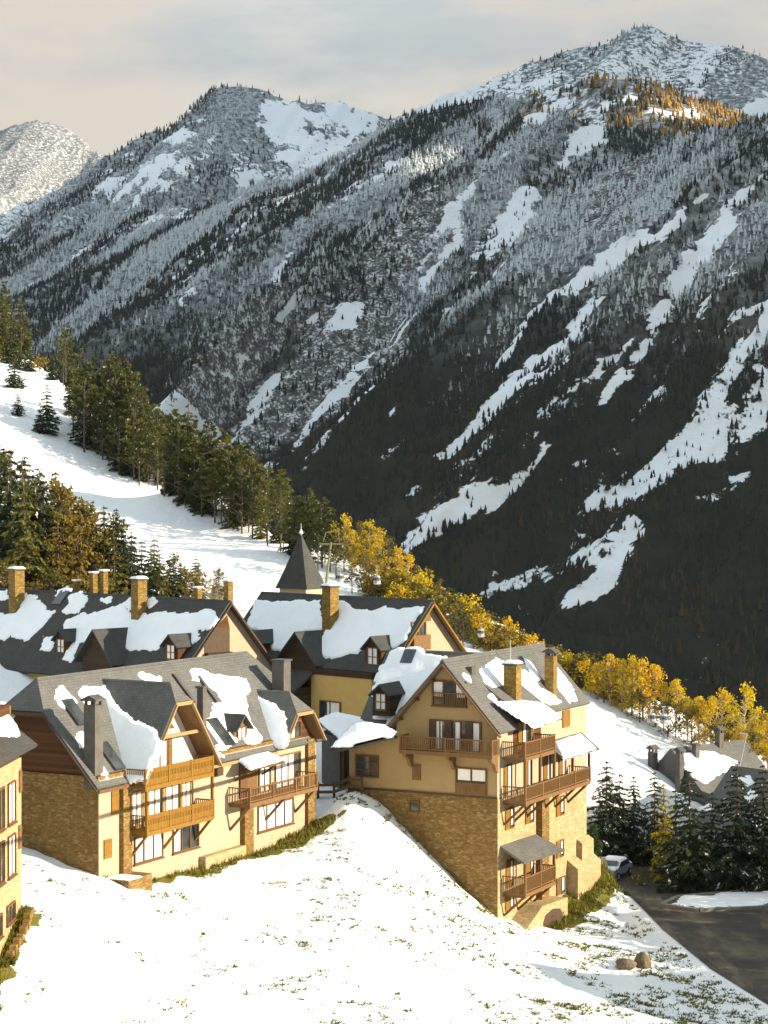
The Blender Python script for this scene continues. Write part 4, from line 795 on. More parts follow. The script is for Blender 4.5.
H.dormer(MP,298.5,631.5,4.4,3.2,-5.0,wall='boards_dark',win=False,over=.45,slope=1.0); H.dormer(MP,373,636,2.0,1.7,-4.3,wall='boards_brown',over=.3); H.dormer(MP,254,630,2.0,1.9,-4.7,wall='boards_brown',over=.3)
m=MB().box(-14.2,-7.6,-6.6,-4.6,-22,-14.2); H.part(m,'timber_bay','boards_dark')
H.slab('bay_roof',[(-14.6,-4.4,-12.6),(-7.2,-4.4,-12.6),(-7.2,-7.0,-14.3),(-14.6,-7.0,-14.3)],.16,'slate'); H.snow([(-14.6,-4.4,-12.6),(-7.2,-4.4,-12.6),(-14.6,-7.0,-14.3)],[(291,657),(300,654),(309,659),(310,664),(304,665),(296,662)],.25,.1)
for x0 in(-13.6,-11.4,-9.4): H.window('y',-6.6,x0,x0+1.4,-17.2,-15.2,'wood_brown','glass',2,())
m=MB(); H.bx(m,'y',-6.6,-14.2,-7.6,.0,.9,-17.9,-17.7)
for i in range(30): a=-14.1+i*.22; H.bx(m,'y',-6.6,a,a+.07,.8,.86,-17.7,-16.8)
H.bx(m,'y',-6.6,-14.2,-7.6,.78,.9,-16.8,-16.7); H.part(m,'balcony','wood_brown')
H.part(MB().box(-7.5,-1.0,-5.0,-4.5,-22,-13.2),'front_wall','plaster_ochre'); H.part(MB().box(-7.5,-.9,-5.06,-4.5,-13.2,-12.75),'eave_boards','boards_dark')
H.window('y',-5.0,-6.5,-4.2,-17.1,-15.1,'wood_brown','glass',2,((.35,.92,.0),),None)
for P_ in ([(256,600),(270,601),(295,601),(320,600),(322,618),(338,622),(339,602),(345,600),(352,607),(368,611),(385,607),(400,610),(424,607),(414,622),(406,640),(397,646),(385,650),(378,640),(372,637),(358,654),(345,655),(332,660),(322,655),(319,645),(326,630),(305,633),(298,634),(283,652),(272,650),(262,640),(258,630),(246,628)],): H.snow(MP,P_,.3,.2)
# garage with a snow slab roof between the chalets
def wp(px,py,Y): r=ray(px,py)*Y; return tuple(r)
FG=fr(0,0,0); H=House('garage','low dark garage between the chalets under one flat sheet of snow','garage',FG,0,-20.)
G4=[wp(318.5,720,147.),wp(334,712,152.5),wp(366,719.5,150),wp(340,739,142.5)]
H.slab('roof',G4,.2,'slate'); c_=sum((Vector(p) for p in G4),Vector())/4
H.part(MB().prism([(c_.x+(p[0]-c_.x)*.85,c_.y+(p[1]-c_.y)*.85,-21.) for p in G4],(0,0,3.9)),'wall','render_grey')
H.snow(G4[:3],[(319,720),(334,712.5),(365,719.5),(340,738)],.3,.1,edge=.3)
# pointed tower behind
FT=fr((301-384)/F*186,186,-30); H=House('tower','square tower with a tall pointed grey slate spire behind the snowy roofs','tower',FT,-30,-20.)
zt=-(533-500)/F*186; ze=-(588-500)/F*186; H.part(MB().box(-1.45,1.45,-1.45,1.45,-24,ze+.1),'wall','plaster_pale')
sp_=MB(); sp_.add([(-1.75,-1.75,ze),(1.75,-1.75,ze),(1.75,1.75,ze),(-1.75,1.75,ze),(-1.2,-1.2,ze+1.5),(1.2,-1.2,ze+1.5),(1.2,1.2,ze+1.5),(-1.2,1.2,ze+1.5),(0,0,zt)],[(3,2,1,0)]+[(i,(i+1)%4,(i+1)%4+4,i+4) for i in range(4)]+[(i+4,(i+1)%4+4,8) for i in range(4)])
H.part(sp_,'spire','slate'); H.part(MB().cyl((0,0,zt-.2),(0,0,zt+.9),.09,.03),'finial','metal_grey'); H.part(MB().cyl((0,0,zt-.05),(0,0,zt+.35),.22,.05),'snow_cap','snow')
# ===================== houses low on the right
FE=fr((674-384)/F*172,172,-50); H=House('house','small slate roofed house behind the firs, two dark chimneys and a sunlit snow patch','house',FE,-50,-27.)
zr=-(748-500)/F*172; K=.95; EL=pl_y(zr,0,K)
H.part(MB().prism([(-5.3,0,-31),(5.3,0,-31),(5.3,0,zr-K*5.3-.15),(0,0,zr-.2),(-5.3,0,zr-K*5.3-.15)],(0,9,0)),'wall','boards_dark')
for sg in(-1,1): H.slab('roof',[(0,-.4,zr),(0,9.4,zr),(sg*5.9,9.4,zr-K*5.9),(sg*5.9,-.4,zr-K*5.9)],.2,'slate_sunlit')
H.part(MB().prism([(-5.8,-.42,zr-K*5.8-.1),(5.8,-.42,zr-K*5.8-.1),(0,-.42,zr-.1)],(0,.15,0)),'slated_gable','slate_sunlit')
for px0,px1,pb,pt in((648,658,781,752),(675.5,684,775,754)):
    pl=[(0,-.9,0),(1,-.9,0),(0,-.9,1)]; H.chimney(pl,px0,px1,pb,pt,'render_grey','hood',False,sinkz=8)
H.chimney(EL,692,700,757,745,'chimney_render','flat',sinkz=1.5); H.chimney(EL,715,724,745,733,'chimney_render','hood',sinkz=2.)
H.snow(EL,[(684,753),(700,751),(715,752),(728,757),(737,762),(733,768),(717,775),(705,784),(693,777),(685,768)],.28,.2)
FE2=fr((735-384)/F*167,167,-50); H=House('house','low house at the right edge with a shaded slate roof and three small snow patches','house',FE2,-50,-28.)
zr=-(766-500)/F*167; K=.9; E2=[(0,0,zr),(1,0,zr),(0,-1,zr-K)]
H.part(MB().prism([(0,-5.5,-31),(0,5.5,-31),(0,5.5,zr-K*5.5-.15),(0,0,zr-.2),(0,-5.5,zr-K*5.5-.15)],(9,0,0)),'wall','stone')
for sg in(-1,1): H.slab('roof',[(-.4,0,zr),(9.4,0,zr),(9.4,sg*6.2,zr-K*6.2),(-.4,sg*6.2,zr-K*6.2)],.2,'slate_sunlit')
for P_ in ([(738,779),(750,775),(755,783),(748,787)],[(745,797),(752,790),(758,795),(748,803)],[(701,808),(714,802),(714,809),(706,814)]): H.snow(E2,P_,.25,.15)
# neighbours beyond the right edge, known by the shade they throw on the lower slope and the road
def plain_house(ox,oy,phi,zb,zr,hw,K,ln,label):
    f=fr(ox,oy,phi); H=House('chalet',label,'house',f,phi,zb)
    H.part(MB().prism([(0,-hw,zb-3),(0,hw,zb-3),(0,hw,zr-K*hw-.2),(0,0,zr-.25),(0,-hw,zr-K*hw-.2)],(ln,0,0)),'wall','plaster')
    for sg in(-1,1): H.slab('roof',[(-.6,0,zr),(ln+.6,0,zr),(ln+.6,sg*(hw+.6),zr-K*(hw+.6)),(-.6,sg*(hw+.6),zr-K*(hw+.6))],.2,'slate_sunlit')
    for i in range(3): H.window('y',-hw,1.5+i*3,3+i*3,zb+2.2,zb+4,'wood_brown','glass',2,((.1,.9,0),),'wood_brown'); H.window('y',-hw,1.5+i*3,3+i*3,zb+5.2,zb+6.8,'wood_brown','glass',2,(),'wood_brown')
    H.chimney([(0,0,zr),(1,0,zr),(0,-1,zr-K)],*[384+F*to_world(f,(ln*.5,-1,0))[0]/to_world(f,(ln*.5,-1,0))[1]+d for d in(-8,8)],HY-F*(zr-K)/to_world(f,(ln*.5,-1,0))[1],HY-F*(zr+1)/to_world(f,(ln*.5,-1,0))[1])
plain_house(36.5,115.2,-14.5,-30,-19.7,6.5,.75,12,'gabled chalet below the road beyond the right edge')

# ------------------------------------------------------------------ trees
def leaf_mesh(name,C,sz,asp,Nrm,D,clump,mat,snow=None):
    """C centres, D long direction, Nrm facing; one bent leaf spray per centre"""
    n=len(C); D=D/np.linalg.norm(D,axis=1,keepdims=True); S=np.cross(D,Nrm); S/=np.linalg.norm(S,axis=1,keepdims=True)+1e-9
    a=sz[:,None]*D*.5; b=(sz*asp)[:,None]*S*.5
    V=np.stack([C-a,C+b*.9,C+a,C-b*.9],1)+RNG.normal(0,1,(n,4,3))*sz[:,None,None]*.08
    q=np.arange(n*4).reshape(n,4); sn=RNG.random(n) if snow is None else snow
    me=mesh_np(name,V.reshape(-1,3),q,mat,False,attrs={'clump':np.repeat(clump,4),'snow':np.repeat(sn,4)})
    return me
def rdir(n): v=RNG.normal(0,1,(n,3)); return v/np.linalg.norm(v,axis=1,keepdims=True)
def stem(name,h,r,mat,lean=.0,limbs=()):
    m=MB(); n=6; p=Vector((0,0,-.06)); k=5; lx,ly=RNG.normal(0,lean),RNG.normal(0,lean)
    for i in range(k):
        q=Vector((lx*((i+1)/k)**2,ly*((i+1)/k)**2,h*(i+1)/k)); m.cyl(p,q,r*(1-.85*i/k),r*(1-.85*(i+1)/k),n); p=q
    for a,b,r0 in limbs: m.cyl(a,b,r0,r0*.3,4)
    return m.build(name,M[mat])
def spruce(nq,r0,mat,barkm,gap=.0,snowy=True,low=.03,sz=1.):
    C=[];D=[];cl=[];sn=[]; z=low; lim=[]
    while z<.985:
        R=r0*(1-z)**.72*(.8+.4*RNG.random())+.008; nb=int(5+6*(1-z)+2*RNG.random())
        for b in range(nb):
            th=RNG.random()*6.283; L=R*(.65+.5*RNG.random()); m=max(3,int(nq*(L/r0)**1.3)); t=RNG.random(m)**.7
            w=.16*L*(1-t)+.02*L; off=RNG.normal(0,1,m)*w*.9
            x=t*L*math.cos(th)-off*math.sin(th); y=t*L*math.sin(th)+off*math.cos(th); zz=z-.30*L*t**1.4+.08*L*t**3-np.abs(RNG.normal(0,.06,m))*L
            C.append(np.c_[x,y,zz]); d=np.c_[np.full(m,math.cos(th)),np.full(m,math.sin(th)),-.35-.4*RNG.random(m)]+RNG.normal(0,.45,(m,3)); D.append(d)
            cl.append(np.full(m,RNG.random()*.7)+.3*t); sn.append(np.where(t>.3,RNG.random(m),0)*(RNG.random()<.6))
            if L>.06: lim.append((Vector((0,0,z)),Vector((.85*L*math.cos(th),.85*L*math.sin(th),z-.22*L)),.006))
        z+=(.030+.022*RNG.random())*(1+gap)
    C=np.concatenate(C);D=np.concatenate(D); n=len(C)
    o=leaf_mesh('crown',C,sz*(.024+.024*RNG.random(n))*(.65+.5*(1-C[:,2])),.42*np.ones(n),rdir(n)*.6+np.array([0,0,1.]),D,np.concatenate(cl),M[mat],np.concatenate(sn))
    return stem('trunk',.97,.017,barkm,.003,lim),o
def clumps(cs,rs,nper,size,mat,barkm,flat=.75,trunk=.9,tr=.02,lean=.02,lr=.007):
    C=[];cl=[];lim=[]
    for c,r in zip(cs,rs):
        m=int(nper*(.6+.8*RNG.random())); d=rdir(m)*(RNG.random((m,1))**.45)*r; d[:,2]*=flat; C.append(np.array(c)+d); k=RNG.random(); cl.append(np.clip(k*.65+.35*(d[:,2]/r*.5+.5),0,1))
        zb=max(.15,c[2]-.5*math.hypot(c[0],c[1])-.05); lim.append((Vector((0,0,min(zb,.85))),Vector(c),lr))
    C=np.concatenate(C); n=len(C); o=leaf_mesh('crown',C,size*(.6+.8*RNG.random(n)),.6*np.ones(n),rdir(n),rdir(n),np.concatenate(cl),M[mat])
    return stem('trunk',trunk,tr,barkm,lean,lim),o
def pine(mat):
    cs=[];rs=[]; z=.30+.12*RNG.random()
    while z<.97:
        sp=.20*math.sin(min(1,(1.06-z)/.5)*math.pi*.5)*(.7+.5*RNG.random())
        for k in range(3 if z<.85 else 2):
            th=RNG.random()*6.28; d=sp*(.45+.6*RNG.random()); cs.append((d*math.cos(th),d*math.sin(th),z+RNG.normal(0,.012))); rs.append(.03+.04*RNG.random()*min(1,(1.05-z)*3))
        z+=.03+.028*RNG.random()
    return clumps(cs,rs,38,.029,mat,'bark',.5,.93,.013,.01,.0035)
def broad(mat,bark='bark_pale',low=.22,wid=.26,nper=26,n=46,size=.036,top=.9):
    cs=[];rs=[]
    for i in range(n):
        z=low+(1-low)*RNG.random()**.9; t=(z-low)/(1-low); R=wid*math.sin(math.pi*(.16+.80*t))**.8; th=RNG.random()*6.28; d=R*RNG.random()**.5
        cs.append((d*math.cos(th),d*math.sin(th),z*.96)); rs.append(.05+.05*RNG.random())
    return clumps(cs,rs,nper,size,mat,bark,.85,top,.016,.02)
def bush(mat):
    cs=[];rs=[]
    for i in range(22): th=RNG.random()*6.28; d=.42*RNG.random()**.5; z=.15+.7*RNG.random()*(1-(d/.5)**2); cs.append((d*math.cos(th),d*math.sin(th),z)); rs.append(.12+.08*RNG.random())
    return clumps(cs,rs,26,.075,mat,'bark',.85,.55,.02,.03)
def bare(mat):
    m=MB(); m.cyl((0,0,-.05),(0,0,.5),.016,.01,5); C=[]
    def br(p,d,L,r,k):
        q=p+d*L; m.cyl(p,q,r,r*.6,4)
        if k==0:
            C.append(q); return
        for i in range(4 if k>1 else 3): dd=(d+Vector(RNG.normal(0,.42,3))+Vector((0,0,.12))).normalized(); br(p+d*L*(.45+.55*RNG.random()),dd,L*.72,r*.55,k-1)
    for i in range(9): a=RNG.random()*6.28; br(Vector((0,0,.16+.34*RNG.random())),Vector((math.cos(a)*.6,math.sin(a)*.6,.9)).normalized(),.2,.008,2)
    tr=m.build('trunk',M['bark_pale']); C=np.array([tuple(c) for c in C]); C=np.repeat(C,5,0)+RNG.normal(0,.025,(len(C)*5,3)); n=len(C)
    return tr,leaf_mesh('crown',C,.026*(.6+.8*RNG.random(n)),.5*np.ones(n),rdir(n),rdir(n),RNG.random(n),M[mat])
PROTO={}
def protos(kind,k,fn,name): PROTO[kind]=[fn() for _ in range(k)]; PROTO[kind+'_name']=name; PROTO[kind+'_used']=[False]*k
protos('fir',4,lambda:spruce(95,.30,'needles_dark','bark',.0),'fir_tree')
protos('spruce',3,lambda:spruce(48,.28,'needles_dark','bark',.45,sz=1.5),'spruce_tree')
protos('greenspruce',3,lambda:spruce(48,.26,'needles_pine','bark',.45,sz=1.5),'spruce_tree')
protos('pine',6,lambda:pine('needles_pine'),'pine_tree')
protos('gold',5,lambda:broad('leaves_gold'),'birch_tree')
protos('larch',3,lambda:spruce(40,.24,'leaves_rust','bark',.45,sz=1.5),'larch_tree')
protos('goldlarch',2,lambda:spruce(26,.24,'leaves_gold','bark',.5,sz=1.4),'larch_tree')
protos('rust',3,lambda:broad('leaves_rust','bark',.12,.34,22,40,.042),'autumn_tree')
protos('olive',3,lambda:broad('leaves_olive','bark',.12,.34,22,40,.042),'broadleaf_tree')
protos('bush',4,lambda:bush('leaves_gold'),'bush'); protos('rustbush',3,lambda:bush('leaves_rust'),'bush'); protos('greenbush',3,lambda:bush('leaves_olive'),'bush')
protos('bare',2,lambda:bare('twigs'),'bare_tree')
protos('cypress',1,lambda:broad('needles_cypress','bark',.02,.13,40,110,.03),'cypress_tree')
def tree(kind,x,y,z,h,label,group=None,wid=1.):
    i=random.randrange(len(PROTO[kind])); tr,cr=PROTO[kind][i]; nm=PROTO[kind+'_name']
    e=empty(nm,(x,y,z),random.random()*6.28,label,nm.split('_')[-1] if nm!='bush' else 'bush',group); e.scale=(h*wid,h*wid,h)
    for p in(tr,cr):
        if not PROTO[kind+'_used'][i]: c=p
        else: c=p.copy(); COL.objects.link(c)
        c.parent=e
    PROTO[kind+'_used'][i]=True
    return e
def tpx(kind,px,py,hpx,label,group=None,wid=1.,y0=95,y1=620,Y=None):
    if Y: p=((px-384)/F*Y,Y,ground((px-384)/F*Y,Y))
    else: p=drop(px,py,y0,y1)
    if p is None: return
    return tree(kind,p[0],p[1],p[2]-.1,hpx*p[1]/F,label,group,wid)
# --- firs by the road
for px,py,h,wd,lb in ((607,864,108,1.05,'tall dark fir beside the snowy car at the end of the road'),(634,864,90,1.,'dark fir second from the chalet beside the road'),(655,866,98,.9,'slim dark fir standing left of the orange larch by the road'),
   (690,890,124,1.1,'broad dark fir hiding the house with the two dark chimneys'),(712,888,100,1.,'dark fir between the broad fir and the low house roof'),(738,891,132,1.05,'dark fir in front of the shaded slate roof with snow patches'),(764,890,128,1.1,'dark fir cut by the right edge above the road')): tpx('fir',px,py,h,lb,wid=wd)
tpx('goldlarch',664,882,104,'orange larch rising among the dark firs by the road',wid=.8); tpx('rust',748,889,62,'brown leafed tree among the firs at the right edge')
tpx('greenspruce',676,880,95,'green spruce just right of the orange larch by the road'); tpx('greenspruce',620,862,86,'green sunlit spruce left of the slim fir by the road')
tpx('cypress',593,864,54,'narrow green cypress at the back corner of the tall tan chalet',Y=155); tree('greenbush',*[RS*c for c in to_world(RF,(2.4,19.5,-28.2))],1.6,'low yellow green bush at the foot of the cypress')
# --- firs outside the right edge, their shade lies over the road
for k,(x,y,h) in enumerate(((33.5,134.,8.2),(31.8,126.5,7.),(33.2,130.5,7.6),(34.6,137.5,8.4),(37.5,140,9),(36.5,145.,8.6),(35,128,7.8),(38,133,9),(38,151,9.5),(42,146,10),(44,138,10),(36,156,9.5),(41,130,9),(30.5,121.5,6.),(32.8,124,7),(33.6,127.6,7.6),(32.2,133,7.2),(35.2,135.6,8.4),(33.9,141,8.),(34.4,148.5,8.6),(36.4,131.5,8.2),(37.8,136.4,8.8),(39.5,143,9.2),(33.,118.5,6.2),(35.2,121.5,7.))): tree('fir',x,y,ground(x,y)-.2,h,'tall fir by the road beyond the right edge','firs shading the road',1.15)
def region(poly,n,rng=None):
    P=np.array(poly); lo,hi=P.min(0),P.max(0); out=[]
    while len(out)<n:
        c=lo+(hi-lo)*RNG.random((400,2)); ok=poly_sd(c[:,0],c[:,1],poly)>0; out+=list(c[ok])
    return out[:n]
# --- pine wood above the piste
WOOD=[(-30,352),(0,360),(35,371),(66,384),(76,436),(113,468),(140,484),(172,495),(203,515),(250,535),(290,553),(322,570),(345,566),(300,549),(250,517),(200,486),(150,455),(100,424),(50,382),(0,336),(-30,312)]
pts=region(WOOD,190)
edge=[(74,438),(88,452),(101,460),(112,468),(122,475),(133,480),(142,486),(155,490),(168,496),(180,503),(192,510),(204,517),(216,523),(228,529),(241,534),(254,539),(268,546),(281,551),(293,556),(308,562)]
lb='olive green pine in the dense wood above the white piste'; gp='pines of the dense wood above the piste'
for px,py in pts:
    s=np.interp(px,[0,60,110,200,330],[58,58,80,78,64]); k=random.random()<.62; tpx('pine' if k else 'greenspruce',px,py,s*random.uniform(.65,1.18),*((lb,gp) if k else ('green spruce in the dense wood above the white piste','spruces of the dense wood above the piste')),random.uniform(.75,1.05))
for px,py in edge: tpx('pine',px+random.uniform(-4,4),py,random.uniform(62,88),'tall pine with a bare trunk along the upper edge of the piste','pines along the edge of the piste',random.uniform(.9,1.2))
for px,py,h in((20,368,26),(30,372,30),(40,372,24),(52,380,28),(8,364,30)): tpx('rustbush' if px==40 else 'spruce',px,py,h,'small dark spruce at the upper left edge of the piste' if px!=40 else 'rusty bush below the yellow larch at the top of the piste','spruces at the upper edge of the piste' if px!=40 else None)
tpx('goldlarch',64,383,38,'bright yellow larch alone before the dark pines at top left',wid=1.1)
tpx('spruce',47,434,52,'dark spruce standing alone in the middle of the piste',wid=1.05); tpx('spruce',40,433,30,'small dark spruce leaning against the lone spruce on the piste'); tpx('spruce',18,416,26,'little dark spruce on the piste near the left edge',wid=1.1); tpx('spruce',15,388,42,'dark spruce before the wood at the top left edge')
tpx('spruce',84,446,58,'dark spruce at the near corner of the pine wood')
for px,py,h,k in((232,560,34,'spruce'),(237,556,26,'spruce')): pass
# --- trees below the piste, behind the dark roofed chalet
lowl=[('spruce',8,600,150,1.,'tall dark spruce at the left edge below the piste'),('greenspruce',24,600,150,1.,'green spruce second from the left edge below the piste'),('spruce',44,600,128,1.,'dark spruce behind the left stone chimney below the piste'),
 ('larch',58,598,112,1.1,'rusty larch right of the left stone chimney below the piste'),('rust',76,600,92,1.,'rust brown tree behind the pair of orange chimneys'),('larch',80,598,96,1.,'thin rusty larch above the pair of orange chimneys'),('spruce',97,596,80,1.,'dark spruce right behind the pair of orange chimneys'),
 ('larch',114,600,92,1.1,'brown larch left of the second stone chimney'),('spruce',131,602,86,1.2,'dark spruce behind the second stone chimney'),('spruce',160,606,66,1.3,'broad dark spruce right of the second stone chimney'),('olive',188,606,56,1.3,'bushy dark tree behind the right end of the dark roof'),
 ('bare',212,606,66,1.3,'pale half bare tree above the right end of the dark roof'),('gold',2,560,80,1.,'yellow tree at the left edge among the spruces'),('gold',36,562,64,.9,'yellow tree between the spruces below the piste'),('goldlarch',150,598,40,1.3,'small yellow larch behind the dark slate ridge'),('olive',25,600,70,1.3,'dark bushy tree behind the left stone chimney'),
 ('larch',66,560,66,1.,'slim brown larch on the lower edge of the piste'),('bare',72,548,52,1.2,'pale bare tree on the lower edge of the piste'),('spruce',52,540,62,.9,'narrow dark spruce on the lower edge of the piste')]
for k,px,py,h,wd,l in lowl: tpx(k,px,py,h,l,wid=wd,Y=None if py<570 else 190+random.uniform(-6,8))
MIX=[('spruce','dark spruce in the mixed wood below the piste','dark spruces below the piste'),('greenspruce','green spruce in the mixed wood below the piste','green spruces below the piste'),('olive','dull green tree in the mixed wood below the piste','green trees below the piste'),('rust','rust brown tree in the mixed wood below the piste','brown trees below the piste'),('gold','yellow tree in the mixed wood below the piste','yellow trees below the piste')]
for px,py in region([(-20,528),(0,530),(40,548),(80,566),(112,588),(112,602),(-20,602)],70):
    k,l,g=random.choices(MIX,(5,6.5,1.2,.5,.6))[0]; tpx(k,px,py,(py-np.interp(px,[0,50,100,130,165,200,230],[440,466,500,514,540,555,575]))*random.uniform(.62,1.05),l,g,random.uniform(.7,1.0))
for px,py in region([(112,588),(150,592),(228,596),(228,606),(112,606)],26):
    k,l,g=random.choices(MIX,(5,4,1.5,1,.5))[0]; tpx(k,px,py,(py-np.interp(px,[0,50,100,130,165,200,230],[440,466,500,514,540,555,575]))*random.uniform(.65,1.05),l,g,random.uniform(.8,1.1))
for px in(4,18,34,52,68,88,104,120,140,174,200): tpx('rust' if px%4 else 'olive',px,590,random.uniform(48,70),'low brown thicket tree behind the dark slate ridge','thicket behind the dark slate ridge',1.2,Y=183+random.uniform(-3,6))
for px in(238,244,250,256,262): tpx('spruce',px,618,random.uniform(30,40),'thin little spruce left of the snowy middle roof','little spruces left of the middle roof',.75,Y=178+random.uniform(-3,3))
# --- golden trees and bushes along the crest
gl='golden birch in the bright group beyond the pointed tower'; gg='golden birches beyond the tower'
for px,py,h in((344,572,60),(352,576,48),(360,572,52),(369,577,58),(378,582,56),(388,585,50),(398,592,46),(408,596,44),(416,600,36),(428,606,38),(440,612,34),(364,588,34),(334,566,40)): k=random.choice(['gold','gold','gold','olive','rust']); tpx(k,px,py,h,*((gl,gg) if k=='gold' else ('olive tree among the golden birches beyond the tower','olive trees beyond the tower') if k=='olive' else ('rusty tree among the golden birches beyond the tower','rusty trees beyond the tower')),random.uniform(.8,1.1))
for px,py,h,k in((322,568,70,'pine'),(330,572,62,'pine'),(310,562,72,'pine'),(318,580,52,'pine'),(336,580,50,'pine'),(352,594,36,'pine'),(420,606,32,'pine'),(300,560,66,'pine'),(392,600,30,'pine')): tpx(k,px,py,h,'dark pine around the golden birches beyond the tower','pines around the golden birches',1.2)
for i in range(92):
    t=(i+random.random())/92; px=372+t*258; py=np.interp(px,[372,400,500,560,630],[596,606,652,676,712])+random.uniform(-6,5); k=random.choice(['bush','bush','rustbush','greenbush','greenbush'])
    l={'bush':('golden bush on the crest behind the snow field','golden bushes on the crest'),'rustbush':('rust coloured bush on the crest behind the snow field','rust bushes on the crest'),'greenbush':('olive bush on the crest behind the snow field','olive bushes on the crest')}[k]
    tpx(k,px,py,random.uniform(24,46),l[0],l[1],random.uniform(.9,1.3))
for px,py,h in((446,634,50),(456,640,46),(463,646,34),(474,650,22)): tpx('pine',px,py,h,'dark pine on the snow right of the sunlit middle gable','dark pines right of the middle gable',1.5)
tpx('olive',384,604,26,'green tree on the snow behind the middle roof',wid=1.3); tpx('olive',368,598,30,'dark green tree below the golden birches',wid=1.3)
gl='golden birch in the row above the right hand snow field'; gg='golden birches above the right snow field'
for px,py,h in((598,700,46),(610,708,52),(622,712,66),(632,716,72),(643,722,66),(655,728,74),(664,732,58),(676,738,70),(688,742,54),(699,748,58),(711,752,64),(722,756,74),(734,760,62),(745,764,76),(756,768,70),(768,772,78),(780,776,70),(650,726,44),(705,756,42),(740,772,50)): tpx('gold',px,py,h*random.uniform(.75,1.1),gl,gg,random.uniform(.8,1.1))
for px,py,h in((604,704,32),(640,724,36),(668,738,42),(692,748,44),(728,766,44),(752,774,46),(716,760,38)): tpx('olive',px,py,h,'olive brown tree under the golden birches on the right','olive trees under the right hand birches',1.3)
for ks in [k for k in PROTO if k.endswith('_used')]:
    for u,(a,b) in zip(PROTO[ks],PROTO[ks[:-5]]):
        if not u: bpy.data.objects.remove(a); bpy.data.objects.remove(b)
# --- tufts of dry grass poking through the snow
def tufts(n):
    P=[]
    X=RNG.uniform(-21,24,n*8); Y=RNG.uniform(96,150,n*8); px=384+F*X/Y; z=terrain(X,Y); py=HY-F*z/Y
    ax=(X+16.46)*.887-(Y-115)*.462; bx_=(X-7.35*RS)*.887-(Y-130*RS)*.462; by_=(X-7.35*RS)*.462+(Y-130*RS)*.887
    den=.09+.14*sstep(-18,2,X)+.32*sstep(4,14,X)*sstep(520,640,px+.6*(py-900)); nz=fbm(X*.35,Y*.35,4); cl=fbm(X*1.3+9,Y*1.3,3)
    den=np.where((ax>.3)|(Y<116),den*sstep(.40,.62,nz)*(.25+sstep(.5,.62,cl)),0); den=np.where((bx_>-11.5)&(bx_<2)&(by_>-.2)&(by_<16.5),0,den)
    den=np.where((bx_<.4)&(bx_>-11)&(by_<0)&(by_>-2.6),np.maximum(den,.4*sstep(.45,.6,cl)),den); den=np.where(poly_sd(X,Y,ROADP)>-.2,0,den)
    ok=np.where(RNG.random(len(X))<den*.8)[0][:n]; X,Y,Z=X[ok],Y[ok],z[ok]; m=len(X); B=11; h=(.04+.15*RNG.random((m,B))**2)*(.6+.9*RNG.random((m,1))); a=RNG.random((m,B))*6.28; r=.17*RNG.random((m,B))*(.5+1.2*RNG.random((m,1)))
    bx=X[:,None]+r*np.cos(a); by=Y[:,None]+r*np.sin(a); bz=np.repeat(Z[:,None],B,1)-.03; w=.035+.05*RNG.random((m,B)); ta=RNG.random((m,B))*6.28
    t=np.stack([bx+h*.8*np.cos(a),by+h*.8*np.sin(a),bz+h],-1); p=np.stack([bx+w*np.cos(ta),by+w*np.sin(ta),bz],-1); q=np.stack([bx-w*np.cos(ta),by-w*np.sin(ta),bz],-1)
    V=np.stack([p,q,t],2).reshape(-1,3); return V,np.arange(len(V)).reshape(-1,3),np.repeat(RNG.random(m),B*3)
V,P,c_=tufts(9500); tag(mesh_np('grass_tufts',V,P,M['grass_blades'],False,attrs={'clump':c_}),'dry grass tufts poking through the snow of the near slope','grass',kind='stuff')
# dead grass along the house feet
def verge(polys,n):
    VV=[];cc=[]
    for P in polys:
        Q=np.array(P); lo,hi=Q.min(0),Q.max(0); k=RNG.random((n*4,2))*(hi-lo)+lo; sd=poly_sd(k[:,0],k[:,1],P); k=k[(sd+ (fbm(k[:,0]*1.2,k[:,1]*1.2,3)-.55)*1.2)>0][:n]; m=len(k); z=terrain(k[:,0],k[:,1]); h=.12+.3*RNG.random(m); a=RNG.random(m)*6.28; w=.05
        t=np.stack([k[:,0]+h*.6*np.cos(a),k[:,1]+h*.6*np.sin(a),z+h],-1); p=np.stack([k[:,0]+w*np.sin(a),k[:,1]-w*np.cos(a),z-.03],-1); q=np.stack([k[:,0]-w*np.sin(a),k[:,1]+w*np.cos(a),z-.03],-1)
        VV.append(np.stack([p,q,t],1).reshape(-1,3)); cc.append(np.repeat(fbm(k[:,0],k[:,1],2),3))
    V=np.concatenate(VV); return V,np.arange(len(V)).reshape(-1,3),np.concatenate(cc)
VG=[L2(LF,[(0,2.6),(.8,3),(.7,8),(1.2,12),(1.3,17),(2.0,21),(2.0,25),(0,25)]),L2(RF,[(0,4.2),(2.7,4.0),(2.3,10),(2.0,16),(1.8,20),(0,20)]),[(-20.6,99),(-19.5,99),(-18.9,109),(-19.6,109)]]
V,P,c_=verge(VG,2600); tag(mesh_np('grass_verge',V,P,M['grass_blades'],False,attrs={'clump':c_}),'yellow green grass verge along the foot of the chalets','grass',kind='stuff')
